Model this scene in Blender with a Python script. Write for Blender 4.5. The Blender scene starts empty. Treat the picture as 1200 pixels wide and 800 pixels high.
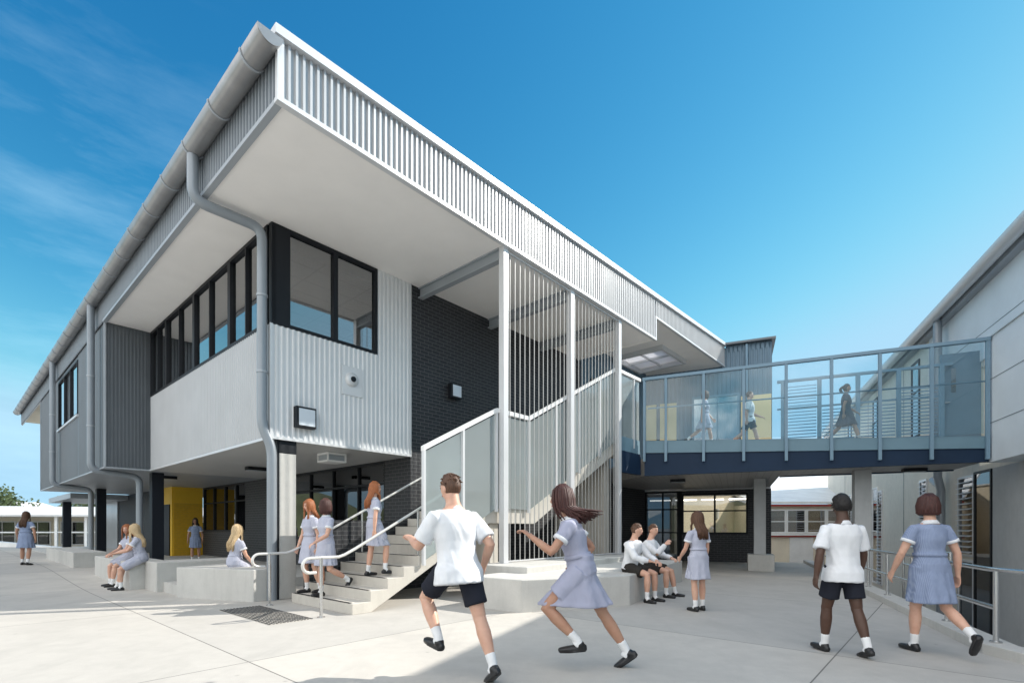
import bpy, bmesh, math, random
from mathutils import Vector, Matrix, noise
random.seed(7)
R = math.radians
sc = bpy.context.scene
COL = sc.collection
# ------------------------------------------------------------------ frames
CX, CY = -4.47, 9.30
E = (0.659, 0.752); N = (-0.752, 0.659)
P = (0.914, -0.405); F = (0.405, 0.914)
def fm(e, n, z): return Vector((CX + e*E[0] + n*N[0], CY + e*E[1] + n*N[1], z))      # main building frame
def fb(p, s, z): return Vector((p*P[0] + s*F[0], p*P[1] + s*F[1], z))                # bridge / right building frame
def fw(x, y, z): return Vector((x, y, z))
def sm(a, b, x):
    t = min(1, max(0, (x-a)/(b-a))); return t*t*(3-2*t)
def terrain(x, y):
    n = (x-CX)*N[0] + (y-CY)*N[1]
    return 0.2*sm(3.5, 12, n)
# ------------------------------------------------------------------ materials
def mat(name): 
    m = bpy.data.materials.new(name); m.use_nodes = True
    nt = m.node_tree; b = nt.nodes['Principled BSDF']
    return m, nt, b
def nd(nt, t, **k):
    n = nt.nodes.new(t)
    for a, v in k.items():
        if a.startswith('i_'): n.inputs[a[2:].replace('_', ' ')].default_value = v
        else: setattr(n, a, v)
    return n
def ramp(nt, fac, stops):
    r = nt.nodes.new('ShaderNodeValToRGB'); nt.links.new(fac, r.inputs[0])
    el = r.color_ramp.elements
    while len(el) < len(stops): el.new(0.5)
    for e_, (p_, c_) in zip(el, stops):
        e_.position = p_; e_.color = (*c_, 1) if len(c_) == 3 else c_
    return r.outputs[0]
def mixc(nt, fac, a, b, mode='MIX'):
    m = nt.nodes.new('ShaderNodeMix'); m.data_type = 'RGBA'; m.blend_type = mode
    for s, v in ((0, fac), (6, a), (7, b)):
        if hasattr(v, 'links') or hasattr(v, 'is_linked'): nt.links.new(v, m.inputs[s])
        else: m.inputs[s].default_value = v if s == 0 else ((*v, 1) if len(v) == 3 else v)
    return m.outputs[2]
def bump(nt, b, h, strength=.3, dist=.01):
    bp = nt.nodes.new('ShaderNodeBump'); bp.inputs['Strength'].default_value = strength; bp.inputs['Distance'].default_value = dist
    nt.links.new(h, bp.inputs['Height']); nt.links.new(bp.outputs[0], b.inputs['Normal'])
def coords(nt, scale=(1,1,1), kind='Object'):
    tc = nt.nodes.new('ShaderNodeTexCoord'); mp = nt.nodes.new('ShaderNodeMapping')
    mp.inputs['Scale'].default_value = scale
    nt.links.new(tc.outputs[kind], mp.inputs[0]); return mp.outputs[0]
def nz(nt, vec, scale, detail=4, rough=.55):
    n = nt.nodes.new('ShaderNodeTexNoise'); n.inputs['Scale'].default_value = scale
    n.inputs['Detail'].default_value = detail; n.inputs['Roughness'].default_value = rough
    nt.links.new(vec, n.inputs['Vector']); return n.outputs[0]
def paint(name, c, rough=.5, metal=0, var=.10, spec=.5, scale=1.3):
    m, nt, b = mat(name)
    v = coords(nt, kind='Object')
    f = nz(nt, v, scale, 6, .6)
    lo = tuple(x*(1-var) for x in c); hi = tuple(min(1, x*(1+var)) for x in c)
    nt.links.new(ramp(nt, f, [(.3, lo), (.7, hi)]), b.inputs['Base Color'])
    b.inputs['Roughness'].default_value = rough; b.inputs['Metallic'].default_value = metal
    b.inputs['Specular IOR Level'].default_value = spec
    f2 = nz(nt, v, 40, 3)
    r = nt.nodes.new('ShaderNodeMapRange'); nt.links.new(f2, r.inputs[0])
    r.inputs[3].default_value = rough*.85; r.inputs[4].default_value = min(1, rough*1.15)
    nt.links.new(r.outputs[0], b.inputs['Roughness'])
    return m
def concrete(name, c, var=.12, joints=False, streak=True):
    m, nt, b = mat(name)
    v = coords(nt, kind='Object')
    a = nz(nt, v, .55, 8, .62); f2 = nz(nt, v, 5, 6, .65); f3 = nz(nt, v, 120, 3, .7)
    lo = tuple(x*(1-var*1.5) for x in c); hi = tuple(x*(1+var*.8) for x in c)
    col = ramp(nt, a, [(.28, lo), (.5, c), (.75, hi)])
    col = mixc(nt, .35, col, ramp(nt, f2, [(.3, tuple(x*.8 for x in c)), (.7, tuple(min(1, x*1.15) for x in c))]))
    col = mixc(nt, .25, col, ramp(nt, f3, [(.3, tuple(x*.7 for x in c)), (.65, tuple(min(1, x*1.2) for x in c))]))
    if streak:
        v2 = coords(nt, (3, 3, .35), 'Object')
        s = nz(nt, v2, 3, 6, .7)
        col = mixc(nt, ramp(nt, s, [(.5, (0,0,0)), (.8, (.45,.45,.45))]), col, tuple(x*.72 for x in c))
    if joints:
        geo = nt.nodes.new('ShaderNodeNewGeometry')
        # broom marks and pour stains
        v3 = coords(nt, (1, .25, 1), 'Object'); s = nz(nt, v3, 1.6, 7, .7)
        col = mixc(nt, ramp(nt, s, [(.52, (0,0,0)), (.68, (.55,.55,.55))]), col, tuple(x*.82 for x in c))
        vo = nt.nodes.new('ShaderNodeTexVoronoi'); vo.inputs['Scale'].default_value = 1.7; nt.links.new(v, vo.inputs['Vector'])
        spot = ramp(nt, vo.outputs['Distance'], [(.0, (.5,.5,.5)), (.05, (0,0,0))])
        col = mixc(nt, spot, col, tuple(x*.3 for x in c))
        def line(ax, off, per, w):
            d = nt.nodes.new('ShaderNodeVectorMath'); d.operation = 'DOT_PRODUCT'; d.inputs[1].default_value = (*ax, 0)
            nt.links.new(geo.outputs['Position'], d.inputs[0])
            m1 = nt.nodes.new('ShaderNodeMath'); m1.operation = 'ADD'; m1.inputs[1].default_value = off + 100*per
            nt.links.new(d.outputs['Value'], m1.inputs[0])
            m2 = nt.nodes.new('ShaderNodeMath'); m2.operation = 'PINGPONG'; m2.inputs[1].default_value = per/2
            nt.links.new(m1.outputs[0], m2.inputs[0])
            m3 = nt.nodes.new('ShaderNodeMath'); m3.operation = 'LESS_THAN'; m3.inputs[1].default_value = w
            nt.links.new(m2.outputs[0], m3.inputs[0]); return m3.outputs[0]
        oe = -(CX*E[0]+CY*E[1]); on = -(CX*N[0]+CY*N[1])
        l1 = line(E, oe+2.0, 4.2, .007); l2 = line(N, on+8.57, 4.4, .007); 
        def cell(ax, off, per):
            d = nt.nodes.new('ShaderNodeVectorMath'); d.operation = 'DOT_PRODUCT'; d.inputs[1].default_value = (*ax, 0); nt.links.new(geo.outputs['Position'], d.inputs[0])
            q = nt.nodes.new('ShaderNodeMath'); q.operation = 'MULTIPLY_ADD'; q.inputs[1].default_value = 1/per; q.inputs[2].default_value = off/per+100; nt.links.new(d.outputs['Value'], q.inputs[0])
            fl = nt.nodes.new('ShaderNodeMath'); fl.operation = 'FLOOR'; nt.links.new(q.outputs[0], fl.inputs[0]); return fl.outputs[0]
        cx_ = nt.nodes.new('ShaderNodeCombineXYZ'); nt.links.new(cell(E, oe+2.0, 4.2), cx_.inputs[0]); nt.links.new(cell(N, on+8.57, 4.4), cx_.inputs[1])
        wn = nt.nodes.new('ShaderNodeTexWhiteNoise'); wn.noise_dimensions = '3D'; nt.links.new(cx_.outputs[0], wn.inputs[0])
        col = mixc(nt, 1.0, col, ramp(nt, wn.outputs['Value'], [(0, (.86,.865,.87)), (1, (1.05,1.04,1.02))]), 'MULTIPLY')
        big = nz(nt, v, .9, 5, .6)
        col = mixc(nt, ramp(nt, big, [(.50, (0,0,0)), (.62, (.30,.30,.30))]), col, tuple(x*.74 for x in c))
        mx = nt.nodes.new('ShaderNodeMath'); mx.operation = 'MAXIMUM'; nt.links.new(l1, mx.inputs[0]); nt.links.new(l2, mx.inputs[1])
        col = mixc(nt, mx.outputs[0], col, tuple(x*.35 for x in c))
    nt.links.new(col, b.inputs['Base Color'])
    b.inputs['Roughness'].default_value = .82; b.inputs['Specular IOR Level'].default_value = .3
    bump(nt, b, f3, .25, .004)
    return m
def brick(name, c1, c2, mort, bw=.24, bh=.086, rough=.55):
    m, nt, b = mat(name)
    uv = nt.nodes.new('ShaderNodeUVMap')
    t = nt.nodes.new('ShaderNodeTexBrick')
    t.inputs['Scale'].default_value = 1; t.inputs['Brick Width'].default_value = bw; t.inputs['Row Height'].default_value = bh
    t.inputs['Mortar Size'].default_value = .006; t.inputs['Mortar Smooth'].default_value = .1
    t.inputs['Color1'].default_value = (*c1, 1); t.inputs['Color2'].default_value = (*c2, 1); t.inputs['Mortar'].default_value = (*mort, 1)
    nt.links.new(uv.outputs[0], t.inputs['Vector'])
    f = nz(nt, uv.outputs[0], 9, 5)
    nt.links.new(mixc(nt, .35, t.outputs['Color'], mixc(nt, f, tuple(x*.5 for x in c1), tuple(x*1.6 for x in c2))), b.inputs['Base Color'])
    b.inputs['Roughness'].default_value = rough
    inv = nt.nodes.new('ShaderNodeMath'); inv.operation = 'SUBTRACT'; inv.inputs[0].default_value = 1; nt.links.new(t.outputs['Fac'], inv.inputs[1])
    bump(nt, b, inv.outputs[0], .5, .006)
    return m
def glass(name, tint, refl=.3, rough=.01, gcol=(1,1,1)):
    m, nt, b = mat(name); nt.nodes.remove(b)
    out = nt.nodes['Material Output']
    tr = nd(nt, 'ShaderNodeBsdfTransparent'); tr.inputs[0].default_value = (*tint, 1)
    gl = nd(nt, 'ShaderNodeBsdfGlossy'); gl.inputs['Roughness'].default_value = rough; gl.inputs['Color'].default_value = (*gcol, 1)
    fr = nd(nt, 'ShaderNodeFresnel'); fr.inputs[0].default_value = 1.5
    ad = nd(nt, 'ShaderNodeMath'); ad.operation = 'MULTIPLY_ADD'; ad.inputs[1].default_value = 1.2; ad.inputs[2].default_value = refl; ad.use_clamp = True
    nt.links.new(fr.outputs[0], ad.inputs[0])
    mx = nd(nt, 'ShaderNodeMixShader'); nt.links.new(ad.outputs[0], mx.inputs[0]); nt.links.new(tr.outputs[0], mx.inputs[1]); nt.links.new(gl.outputs[0], mx.inputs[2])
    nt.links.new(mx.outputs[0], out.inputs[0]); return m
def frit(name, white, tr_tint, amt, refl=.05, trl=.25):
    m, nt, b = mat(name); nt.nodes.remove(b)
    out = nt.nodes['Material Output']
    tr = nd(nt, 'ShaderNodeBsdfTransparent'); tr.inputs[0].default_value = (*tr_tint, 1)
    df = nd(nt, 'ShaderNodeBsdfDiffuse'); df.inputs[0].default_value = (*white, 1)
    tl = nd(nt, 'ShaderNodeBsdfTranslucent'); tl.inputs[0].default_value = (*white, 1)
    dd = nd(nt, 'ShaderNodeMixShader'); dd.inputs[0].default_value = trl; nt.links.new(df.outputs[0], dd.inputs[1]); nt.links.new(tl.outputs[0], dd.inputs[2])
    gl = nd(nt, 'ShaderNodeBsdfGlossy'); gl.inputs['Roughness'].default_value = .02
    m1 = nd(nt, 'ShaderNodeMixShader'); m1.inputs[0].default_value = amt
    nt.links.new(tr.outputs[0], m1.inputs[1]); nt.links.new(dd.outputs[0], m1.inputs[2])
    fr = nd(nt, 'ShaderNodeFresnel'); fr.inputs[0].default_value = 1.45
    ad = nd(nt, 'ShaderNodeMath'); ad.operation = 'MULTIPLY_ADD'; ad.inputs[1].default_value = .8; ad.inputs[2].default_value = refl; ad.use_clamp = True
    nt.links.new(fr.outputs[0], ad.inputs[0])
    m2 = nd(nt, 'ShaderNodeMixShader'); nt.links.new(ad.outputs[0], m2.inputs[0]); nt.links.new(m1.outputs[0], m2.inputs[1]); nt.links.new(gl.outputs[0], m2.inputs[2])
    nt.links.new(m2.outputs[0], out.inputs[0]); return m
def boards(name, c, per, axis, frame='m'):
    m, nt, b = mat(name)
    uv = nt.nodes.new('ShaderNodeUVMap'); sp = nt.nodes.new('ShaderNodeSeparateXYZ'); nt.links.new(uv.outputs[0], sp.inputs[0])
    pp = nd(nt, 'ShaderNodeMath', operation='PINGPONG'); pp.inputs[1].default_value = per/2
    ad = nd(nt, 'ShaderNodeMath', operation='ADD'); ad.inputs[1].default_value = 50*per; nt.links.new(sp.outputs[axis], ad.inputs[0]); nt.links.new(ad.outputs[0], pp.inputs[0])
    lt = nd(nt, 'ShaderNodeMath', operation='LESS_THAN'); lt.inputs[1].default_value = .006; nt.links.new(pp.outputs[0], lt.inputs[0])
    f = nz(nt, uv.outputs[0], 2, 5)
    col = mixc(nt, f, tuple(x*.93 for x in c), tuple(min(1, x*1.06) for x in c))
    nt.links.new(mixc(nt, lt.outputs[0], col, tuple(x*.45 for x in c)), b.inputs['Base Color'])
    b.inputs['Roughness'].default_value = .42
    return m
def tiles(name, c, w):
    m, nt, b = mat(name)
    uv = nt.nodes.new('ShaderNodeUVMap'); t = nt.nodes.new('ShaderNodeTexBrick')
    t.offset = 0; t.inputs['Scale'].default_value = 1; t.inputs['Brick Width'].default_value = w*2; t.inputs['Row Height'].default_value = w
    t.inputs['Mortar Size'].default_value = .02; t.inputs['Color1'].default_value = (*c, 1); t.inputs['Color2'].default_value = (*[x*.95 for x in c], 1)
    t.inputs['Mortar'].default_value = (*[x*.25 for x in c], 1); nt.links.new(uv.outputs[0], t.inputs['Vector'])
    nt.links.new(t.outputs[0], b.inputs['Base Color']); b.inputs['Roughness'].default_value = .8
    return m
def gingham(name, a, b_, sc_=190):
    m, nt, b = mat(name)
    v = coords(nt, kind='Object'); sp = nt.nodes.new('ShaderNodeSeparateXYZ'); nt.links.new(v, sp.inputs[0])
    outs = []
    for k in (0, 2):
        mu = nd(nt, 'ShaderNodeMath', operation='MULTIPLY'); mu.inputs[1].default_value = sc_*6.283*.5; nt.links.new(sp.outputs[k], mu.inputs[0])
        si = nd(nt, 'ShaderNodeMath', operation='SINE'); nt.links.new(mu.outputs[0], si.inputs[0])
        g = nd(nt, 'ShaderNodeMath', operation='MULTIPLY_ADD'); g.inputs[1].default_value = .25; g.inputs[2].default_value = .25; nt.links.new(si.outputs[0], g.inputs[0]); outs.append(g.outputs[0])
    ad = nd(nt, 'ShaderNodeMath', operation='ADD'); nt.links.new(outs[0], ad.inputs[0]); nt.links.new(outs[1], ad.inputs[1])
    n1 = nz(nt, v, 9, 5)
    col = mixc(nt, ad.outputs[0], a, b_)
    nt.links.new(mixc(nt, ramp(nt, n1, [(.35, (0,0,0)), (.7, (.3,.3,.3))]), col, tuple(x*.75 for x in a)), b.inputs['Base Color'])
    b.inputs['Roughness'].default_value = .9; b.inputs['Specular IOR Level'].default_value = .15
    bump(nt, b, nz(nt, coords(nt, (1, 1, .35)), 14, 4, .6), .5, .02)
    return m
def cloth(name, c, bs=.5):
    m, nt, b = mat(name); v = coords(nt)
    nt.links.new(ramp(nt, nz(nt, v, 7, 4), [(.3, tuple(x*.88 for x in c)), (.7, c)]), b.inputs['Base Color'])
    b.inputs['Roughness'].default_value = .9; b.inputs['Specular IOR Level'].default_value = .15
    bump(nt, b, nz(nt, coords(nt, (1, 1, .4)), 7, 2, .5), bs*.8, .03)
    return m
def hairmat(name, c, c2):
    m, nt, b = mat(name); v = coords(nt, (60, 60, 6))
    nt.links.new(ramp(nt, nz(nt, v, 3, 3), [(.3, c), (.7, c2)]), b.inputs['Base Color'])
    b.inputs['Roughness'].default_value = .6; return m
def skinmat(name, c):
    m, nt, b = mat(name); v = coords(nt)
    nt.links.new(ramp(nt, nz(nt, v, 12, 4), [(.3, (c[0]*.9, c[1]*.82, c[2]*.8)), (.7, c)]), b.inputs['Base Color'])
    b.inputs['Roughness'].default_value = .5; b.inputs['Subsurface Weight'].default_value = .12; b.inputs['Subsurface Radius'].default_value = (.02, .008, .004)
    return m
M = {}
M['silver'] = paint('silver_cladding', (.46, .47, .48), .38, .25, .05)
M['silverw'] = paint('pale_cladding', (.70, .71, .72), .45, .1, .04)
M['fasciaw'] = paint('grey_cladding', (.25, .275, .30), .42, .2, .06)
M['bandblue'] = paint('bridge_band_paint', (.14, .24, .30), .45, 0, .06)
M['slate'] = paint('slate_cladding', (.13, .145, .16), .42, .2, .06)
M['whitepaint'] = paint('white_soffit', (.92, .895, .865), .75, 0, .03, .2)
M['trim'] = paint('light_trim', (.66, .67, .68), .35, .2, .04)
M['zinc'] = paint('zinc_gutter', (.34, .335, .335), .32, .55, .12, scale=2.5)
M['greysteel'] = paint('grey_steel', (.36, .39, .42), .4, .1, .06)
M['pipe'] = paint('pipe_paint', (.27, .30, .33), .35, .15, .06)
M['slat'] = paint('slat_paint', (.46, .46, .45), .4, .1)
M['black'] = paint('dark_frame', (.012, .014, .018), .5, 0, .1, .25)
M['navy'] = paint('navy_paint', (.008, .026, .060), .6, 0, .1, .3)
M['navycol'] = paint('dark_column_paint', (.008, .011, .018), .5, 0, .1, .3)
M['bluegrey'] = paint('blue_grey_paint', (.17, .27, .35), .42, .1, .06)
M['bluepanel'] = paint('pale_blue_panel', (.68, .73, .76), .55, 0, .05)
M['bluecor'] = paint('blue_grey_cladding', (.12, .19, .25), .45, .1, .06)
M['tanpanel'] = paint('tan_panel', (.88, .68, .36), .7, 0, .05)
M['cream'] = paint('cream_render', (.78, .70, .56), .8, 0, .08)
M['greywall'] = concrete('grey_wall_panel', (.48, .49, .49), .15)
M['tanwall'] = concrete('warm_wall_panel', (.74, .69, .60), .12)
M['conc'] = concrete('bench_concrete', (.54, .53, .50), .15)
M['stairc'] = concrete('stair_concrete', (.55, .52, .465), .13)
M['ground'] = concrete('paving_concrete', (.52, .495, .455), .13, joints=True, streak=False)
M['lower'] = concrete('lower_paving', (.33, .33, .32), .1, streak=False)
M['brick'] = brick('charcoal_brick', (.015, .016, .020), (.028, .030, .035), (.14, .14, .14))
M['creambrick'] = brick('cream_brick', (.62, .54, .40), (.56, .48, .35), (.66, .6, .5), rough=.85)
M['yellow'] = brick('yellow_glazed_brick', (.66, .38, .02), (.60, .35, .02), (.5, .33, .05), rough=.35)
M['yellowp'] = paint('yellow_panel', (.78, .48, .03), .5, 0, .04)
M['glass'] = glass('window_glass', (.50, .52, .54), .22)
M['glassdark'] = glass('dark_window_glass', (.30, .32, .34), .04)
M['glassthin'] = glass('clear_glass', (.86, .85, .82), .04)
M['frit'] = frit('fritted_glass', (.80, .86, .85), (.86, .96, .97), .34)
M['fritblue'] = frit('blue_tinted_glass', (.34, .52, .62), (.84, .93, .96), .06, .02)
M['boards'] = boards('lined_soffit', (.56, .56, .55), .15, 1)
M['bridgesoffit'] = boards('bridge_soffit_sheet', (.34, .33, .32), .2, 0)
M['tiles'] = tiles('ceiling_tiles', (.5, .49, .47), .6)
M['carpet'] = paint('carpet', (.05, .055, .06), .95)
M['roomwall'] = paint('room_wall', (.30, .29, .28), .8)
M['blind'] = paint('roller_blind', (.20, .18, .17), .85, 0, .05)
M['steel'] = paint('stainless_steel', (.62, .62, .62), .25, .9, .05)
M['galv'] = paint('pale_rail_paint', (.70, .69, .66), .35, .4, .05)
M['lens'] = paint('lamp_lens', (.62, .68, .74), .15, 0, .02)
M['lamp'], nt_, b_ = mat('lit_lamp'); b_.inputs['Emission Color'].default_value = (1, .93, .82, 1); b_.inputs['Emission Strength'].default_value = 3.0
M['skylite'] = frit('skylight_panel', (.92, .92, .94), (.9, .9, .92), .97, 0, .85)
M['rubber'] = paint('black_nosing', (.012, .012, .013), .7)
M['red'] = paint('red_trim', (.38, .05, .04), .6)
M['doorbl'] = paint('blue_grey_door', (.13, .20, .26), .5)
M['silverdoor'] = paint('silver_door', (.45, .46, .48), .3, .7)
M['orange'] = paint('brown_blind', (.42, .19, .08), .7)
M['metalroof'] = paint('pale_metal_roof', (.68, .67, .65), .5, .1)
M['white'] = paint('white_paint', (.80, .80, .79), .5)
M['bark'] = paint('bark', (.09, .07, .05), .9)
M['leaf'] = paint('leaves', (.07, .10, .035), .8, 0, .5, scale=8)
M['grass'] = paint('far_ground', (.13, .15, .08), .95, 0, .3, scale=.3)
M['poster'] = paint('yellow_poster', (.75, .55, .05), .6)
M['dress'] = gingham('gingham_cotton', (.36, .38, .49), (.60, .61, .68))
M['dressd'] = gingham('blue_gingham_cotton', (.17, .22, .36), (.36, .42, .55))
M['dressp'] = cloth('blue_grey_cotton', (.40, .41, .52), .8)
M['shirt'] = cloth('white_shirt', (.80, .81, .83))
M['shortsn'] = cloth('navy_shorts', (.022, .024, .034))
M['shortsb'] = cloth('charcoal_shorts', (.04, .036, .033))
M['blazer'] = cloth('dark_jacket', (.05, .07, .10))
M['sock'] = cloth('white_sock', (.82, .82, .82), .1)
M['shoe'] = paint('black_leather', (.012, .012, .013), .35)
M['skin'] = skinmat('fair_skin', (.66, .40, .29))
M['skint'] = skinmat('tanned_skin', (.48, .27, .18))
M['skind'] = skinmat('dark_skin', (.085, .042, .026))
M['hairbr'] = hairmat('brown_hair', (.05, .022, .011), (.13, .06, .03))
M['hairred'] = hairmat('auburn_hair', (.22, .065, .02), (.40, .14, .045))
M['hairdk'] = hairmat('dark_hair', (.012, .008, .006), (.035, .02, .015))
M['hairbl'] = hairmat('blonde_hair', (.42, .29, .15), (.68, .52, .32))
M['hairbk'] = hairmat('black_hair', (.006, .005, .005), (.014, .011, .01))
M['hairdr'] = hairmat('dark_red_hair', (.03, .010, .008), (.085, .026, .02))
M['eye'] = paint('eye', (.02, .015, .012), .2)
M['lip'] = paint('lips', (.42, .13, .11), .5)
# ------------------------------------------------------------------ mesh builder
class MB:
    def __init__(s, fr=fw): s.v = []; s.f = []; s.uv = []; s.fr = fr; s.smooth = False
    def add(s, pts, faces, uvs=None):
        o = len(s.v); s.v += [s.fr(*p) for p in pts]
        for f in faces:
            s.f.append([o+i for i in f])
            if uvs is not None: s.uv.append([uvs[i] for i in f])
            else:
                q = [Vector(pts[i]) for i in f]
                nn = Vector((0, 0, 0))
                for i in range(len(q)):
                    a, b = q[i], q[(i+1) % len(q)]
                    nn += Vector(((a.y-b.y)*(a.z+b.z), (a.z-b.z)*(a.x+b.x), (a.x-b.x)*(a.y+b.y)))
                ax = max(range(3), key=lambda k: abs(nn[k]))
                s.uv.append([((p.y, p.z) if ax == 0 else (p.x, p.z) if ax == 1 else (p.x, p.y)) for p in q])
        return s
    def box(s, a0, a1, b0, b1, c0, c1):
        if a0 > a1: a0, a1 = a1, a0
        if b0 > b1: b0, b1 = b1, b0
        if c0 > c1: c0, c1 = c1, c0
        p = [(a0,b0,c0),(a1,b0,c0),(a1,b1,c0),(a0,b1,c0),(a0,b0,c1),(a1,b0,c1),(a1,b1,c1),(a0,b1,c1)]
        return s.add(p, [(0,3,2,1),(4,5,6,7),(0,1,5,4),(1,2,6,5),(2,3,7,6),(3,0,4,7)])
    def hexa(s, p):   # 8 points, bottom 4 then top 4
        return s.add(p, [(0,3,2,1),(4,5,6,7),(0,1,5,4),(1,2,6,5),(2,3,7,6),(3,0,4,7)])
    def prism(s, poly, c0, c1):   # polygon in (a,b), extruded in c ; ccw
        n = len(poly)
        ar = sum(poly[i][0]*poly[(i+1)%n][1]-poly[(i+1)%n][0]*poly[i][1] for i in range(n))
        if ar < 0: poly = poly[::-1]
        p = [(a,b,c0) for a,b in poly]+[(a,b,c1) for a,b in poly]
        return s.add(p, [tuple(range(n-1,-1,-1)), tuple(range(n,2*n))]+[(i,(i+1)%n,n+(i+1)%n,n+i) for i in range(n)])
    def side(s, poly, b0, b1):    # polygon in (a,c), extruded along b
        n = len(poly)
        ar = sum(poly[i][0]*poly[(i+1)%n][1]-poly[(i+1)%n][0]*poly[i][1] for i in range(n))
        if ar < 0: poly = poly[::-1]
        p = [(a,b0,c) for a,c in poly]+[(a,b1,c) for a,c in poly]
        return s.add(p, [tuple(range(n)), tuple(range(2*n-1,n-1,-1))]+[(i+n,(i+1)%n+n,(i+1)%n,i) for i in range(n)])
    def tube(s, pts, r, seg=10, lat=None, caps=True, ell=None):
        # pts list of 3-vectors (frame coords); r float, list or list of (ra, rb)
        w = [Vector(p) for p in pts]; n = len(w)
        if not isinstance(r, (list, tuple)): r = [r]*n
        rings = []; ref = Vector(lat) if lat is not None else None
        prev = None
        for i in range(n):
            t = (w[min(i+1, n-1)]-w[max(i-1, 0)]).normalized()
            if ref is not None: x = ref - t*ref.dot(t)
            elif prev is not None: x = prev - t*prev.dot(t)
            else:
                q = Vector((0,0,1)) if abs(t.z) < .9 else Vector((1,0,0)); x = q.cross(t)
            if x.length < 1e-6: x = t.orthogonal()
            x.normalize(); prev = x; y = t.cross(x)
            ra, rb = r[i] if isinstance(r[i], (tuple, list)) else (r[i], r[i])
            rings.append([w[i]+x*(ra*math.cos(2*math.pi*k/seg))+y*(rb*math.sin(2*math.pi*k/seg)) for k in range(seg)])
        p = [tuple(q) for ring in rings for q in ring]; f = []
        for i in range(n-1):
            for k in range(seg):
                f.append((i*seg+k, i*seg+(k+1)%seg, (i+1)*seg+(k+1)%seg, (i+1)*seg+k))
        if caps: f += [tuple(range(seg-1,-1,-1)), tuple(range((n-1)*seg, n*seg))]
        s.add(p, f); return s
    def ball(s, c, r, seg=12, rings=8, fn=None):
        rx, ry, rz = r if isinstance(r, (tuple, list)) else (r, r, r)
        p = []; 
        for i in range(rings+1):
            th = math.pi*i/rings
            for k in range(seg):
                ph = 2*math.pi*k/seg
                d = Vector((math.sin(th)*math.cos(ph), math.sin(th)*math.sin(ph), math.cos(th)))
                q = Vector((d.x*rx, d.y*ry, d.z*rz))
                if fn: q = fn(q, d)
                p.append((c[0]+q.x, c[1]+q.y, c[2]+q.z))
        f = []
        for i in range(rings):
            for k in range(seg): f.append((i*seg+k, (i+1)*seg+k, (i+1)*seg+(k+1)%seg, i*seg+(k+1)%seg))
        s.add(p, f); return s
    def corr(s, axis, a0, a1, zb, zt, off, sg, pitch=.11, depth=.028, rib=.32, slope=.12):
        fb_ = zb if callable(zb) else (lambda a: zb); ft = zt if callable(zt) else (lambda a: zt)
        pr = []; a = a0; d = 1 if a1 > a0 else -1; L = abs(a1-a0); x = 0
        while x < L:
            for dx, h in ((0, 0), (1-rib-2*slope, 0), (1-rib-slope, 1), (1-slope, 1)):
                xx = x+dx*pitch
                if xx > L: break
                pr.append((a0+d*xx, h))
            x += pitch
        pr.append((a1, 0)); pts = []
        for (q, h) in pr:
            o = off+sg*depth*h
            for z in (fb_(q), ft(q)): pts.append((q, o, z) if axis == 'a' else (o, q, z))
        s.add(pts, [(2*i, 2*i+2, 2*i+3, 2*i+1) for i in range(len(pr)-1)])
        return s
    def build(s, name, m, parent=None, bevel=0, smooth=False, fix=True):
        org = Vector(parent['_o']) if parent is not None and '_o' in parent else Vector((0,0,0))
        if parent is not None and parent.get('_lvl2') : org = Vector(parent['_lvl2'])
        me = bpy.data.meshes.new(name); me.from_pydata([v-org for v in s.v], [], s.f); 
        uvl = me.uv_layers.new(name='UVMap'); k = 0
        for fu in s.uv:
            for u in fu: uvl.data[k].uv = u; k += 1
        bm = bmesh.new(); bm.from_mesh(me)
        if fix:
            bmesh.ops.recalc_face_normals(bm, faces=bm.faces)
        if bevel:
            ed = [e for e in bm.edges if len(e.link_faces) == 2 and e.calc_face_angle(0) > .5]
            bmesh.ops.bevel(bm, geom=ed, offset=bevel, segments=2, affect='EDGES', profile=.5)
        if smooth:
            for f in bm.faces: f.smooth = True
        bm.to_mesh(me); bm.free()
        if m: me.materials.append(m)
        if smooth and smooth != 'all':
            try: me.set_sharp_from_angle(angle=R(40))
            except Exception: pass
        o = bpy.data.objects.new(name, me); COL.objects.link(o)
        if parent is not None: o.parent = parent
        return o
def thing(name, label, cat, loc=(0,0,0), group=None, rotz=0):
    o = bpy.data.objects.new(name, None); COL.objects.link(o); o.location = loc; o.empty_display_size = .2
    o.rotation_euler = (0, 0, rotz); o['label'] = label; o['category'] = cat; o['_o'] = tuple(loc)
    if group: o['group'] = group
    return o
def tag(o, label=None, cat=None, group=None, kind=None):
    if label: o['label'] = label
    if cat: o['category'] = cat
    if group: o['group'] = group
    if kind: o['kind'] = kind
    return o
def sub(mb, name, m, parentpart, root, **k):   # sub-part: mesh under a part mesh; coordinates relative to root origin
    parentpart['_lvl2'] = tuple(root['_o']); o = mb.build(name, m, parentpart, **k); return o
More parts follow.
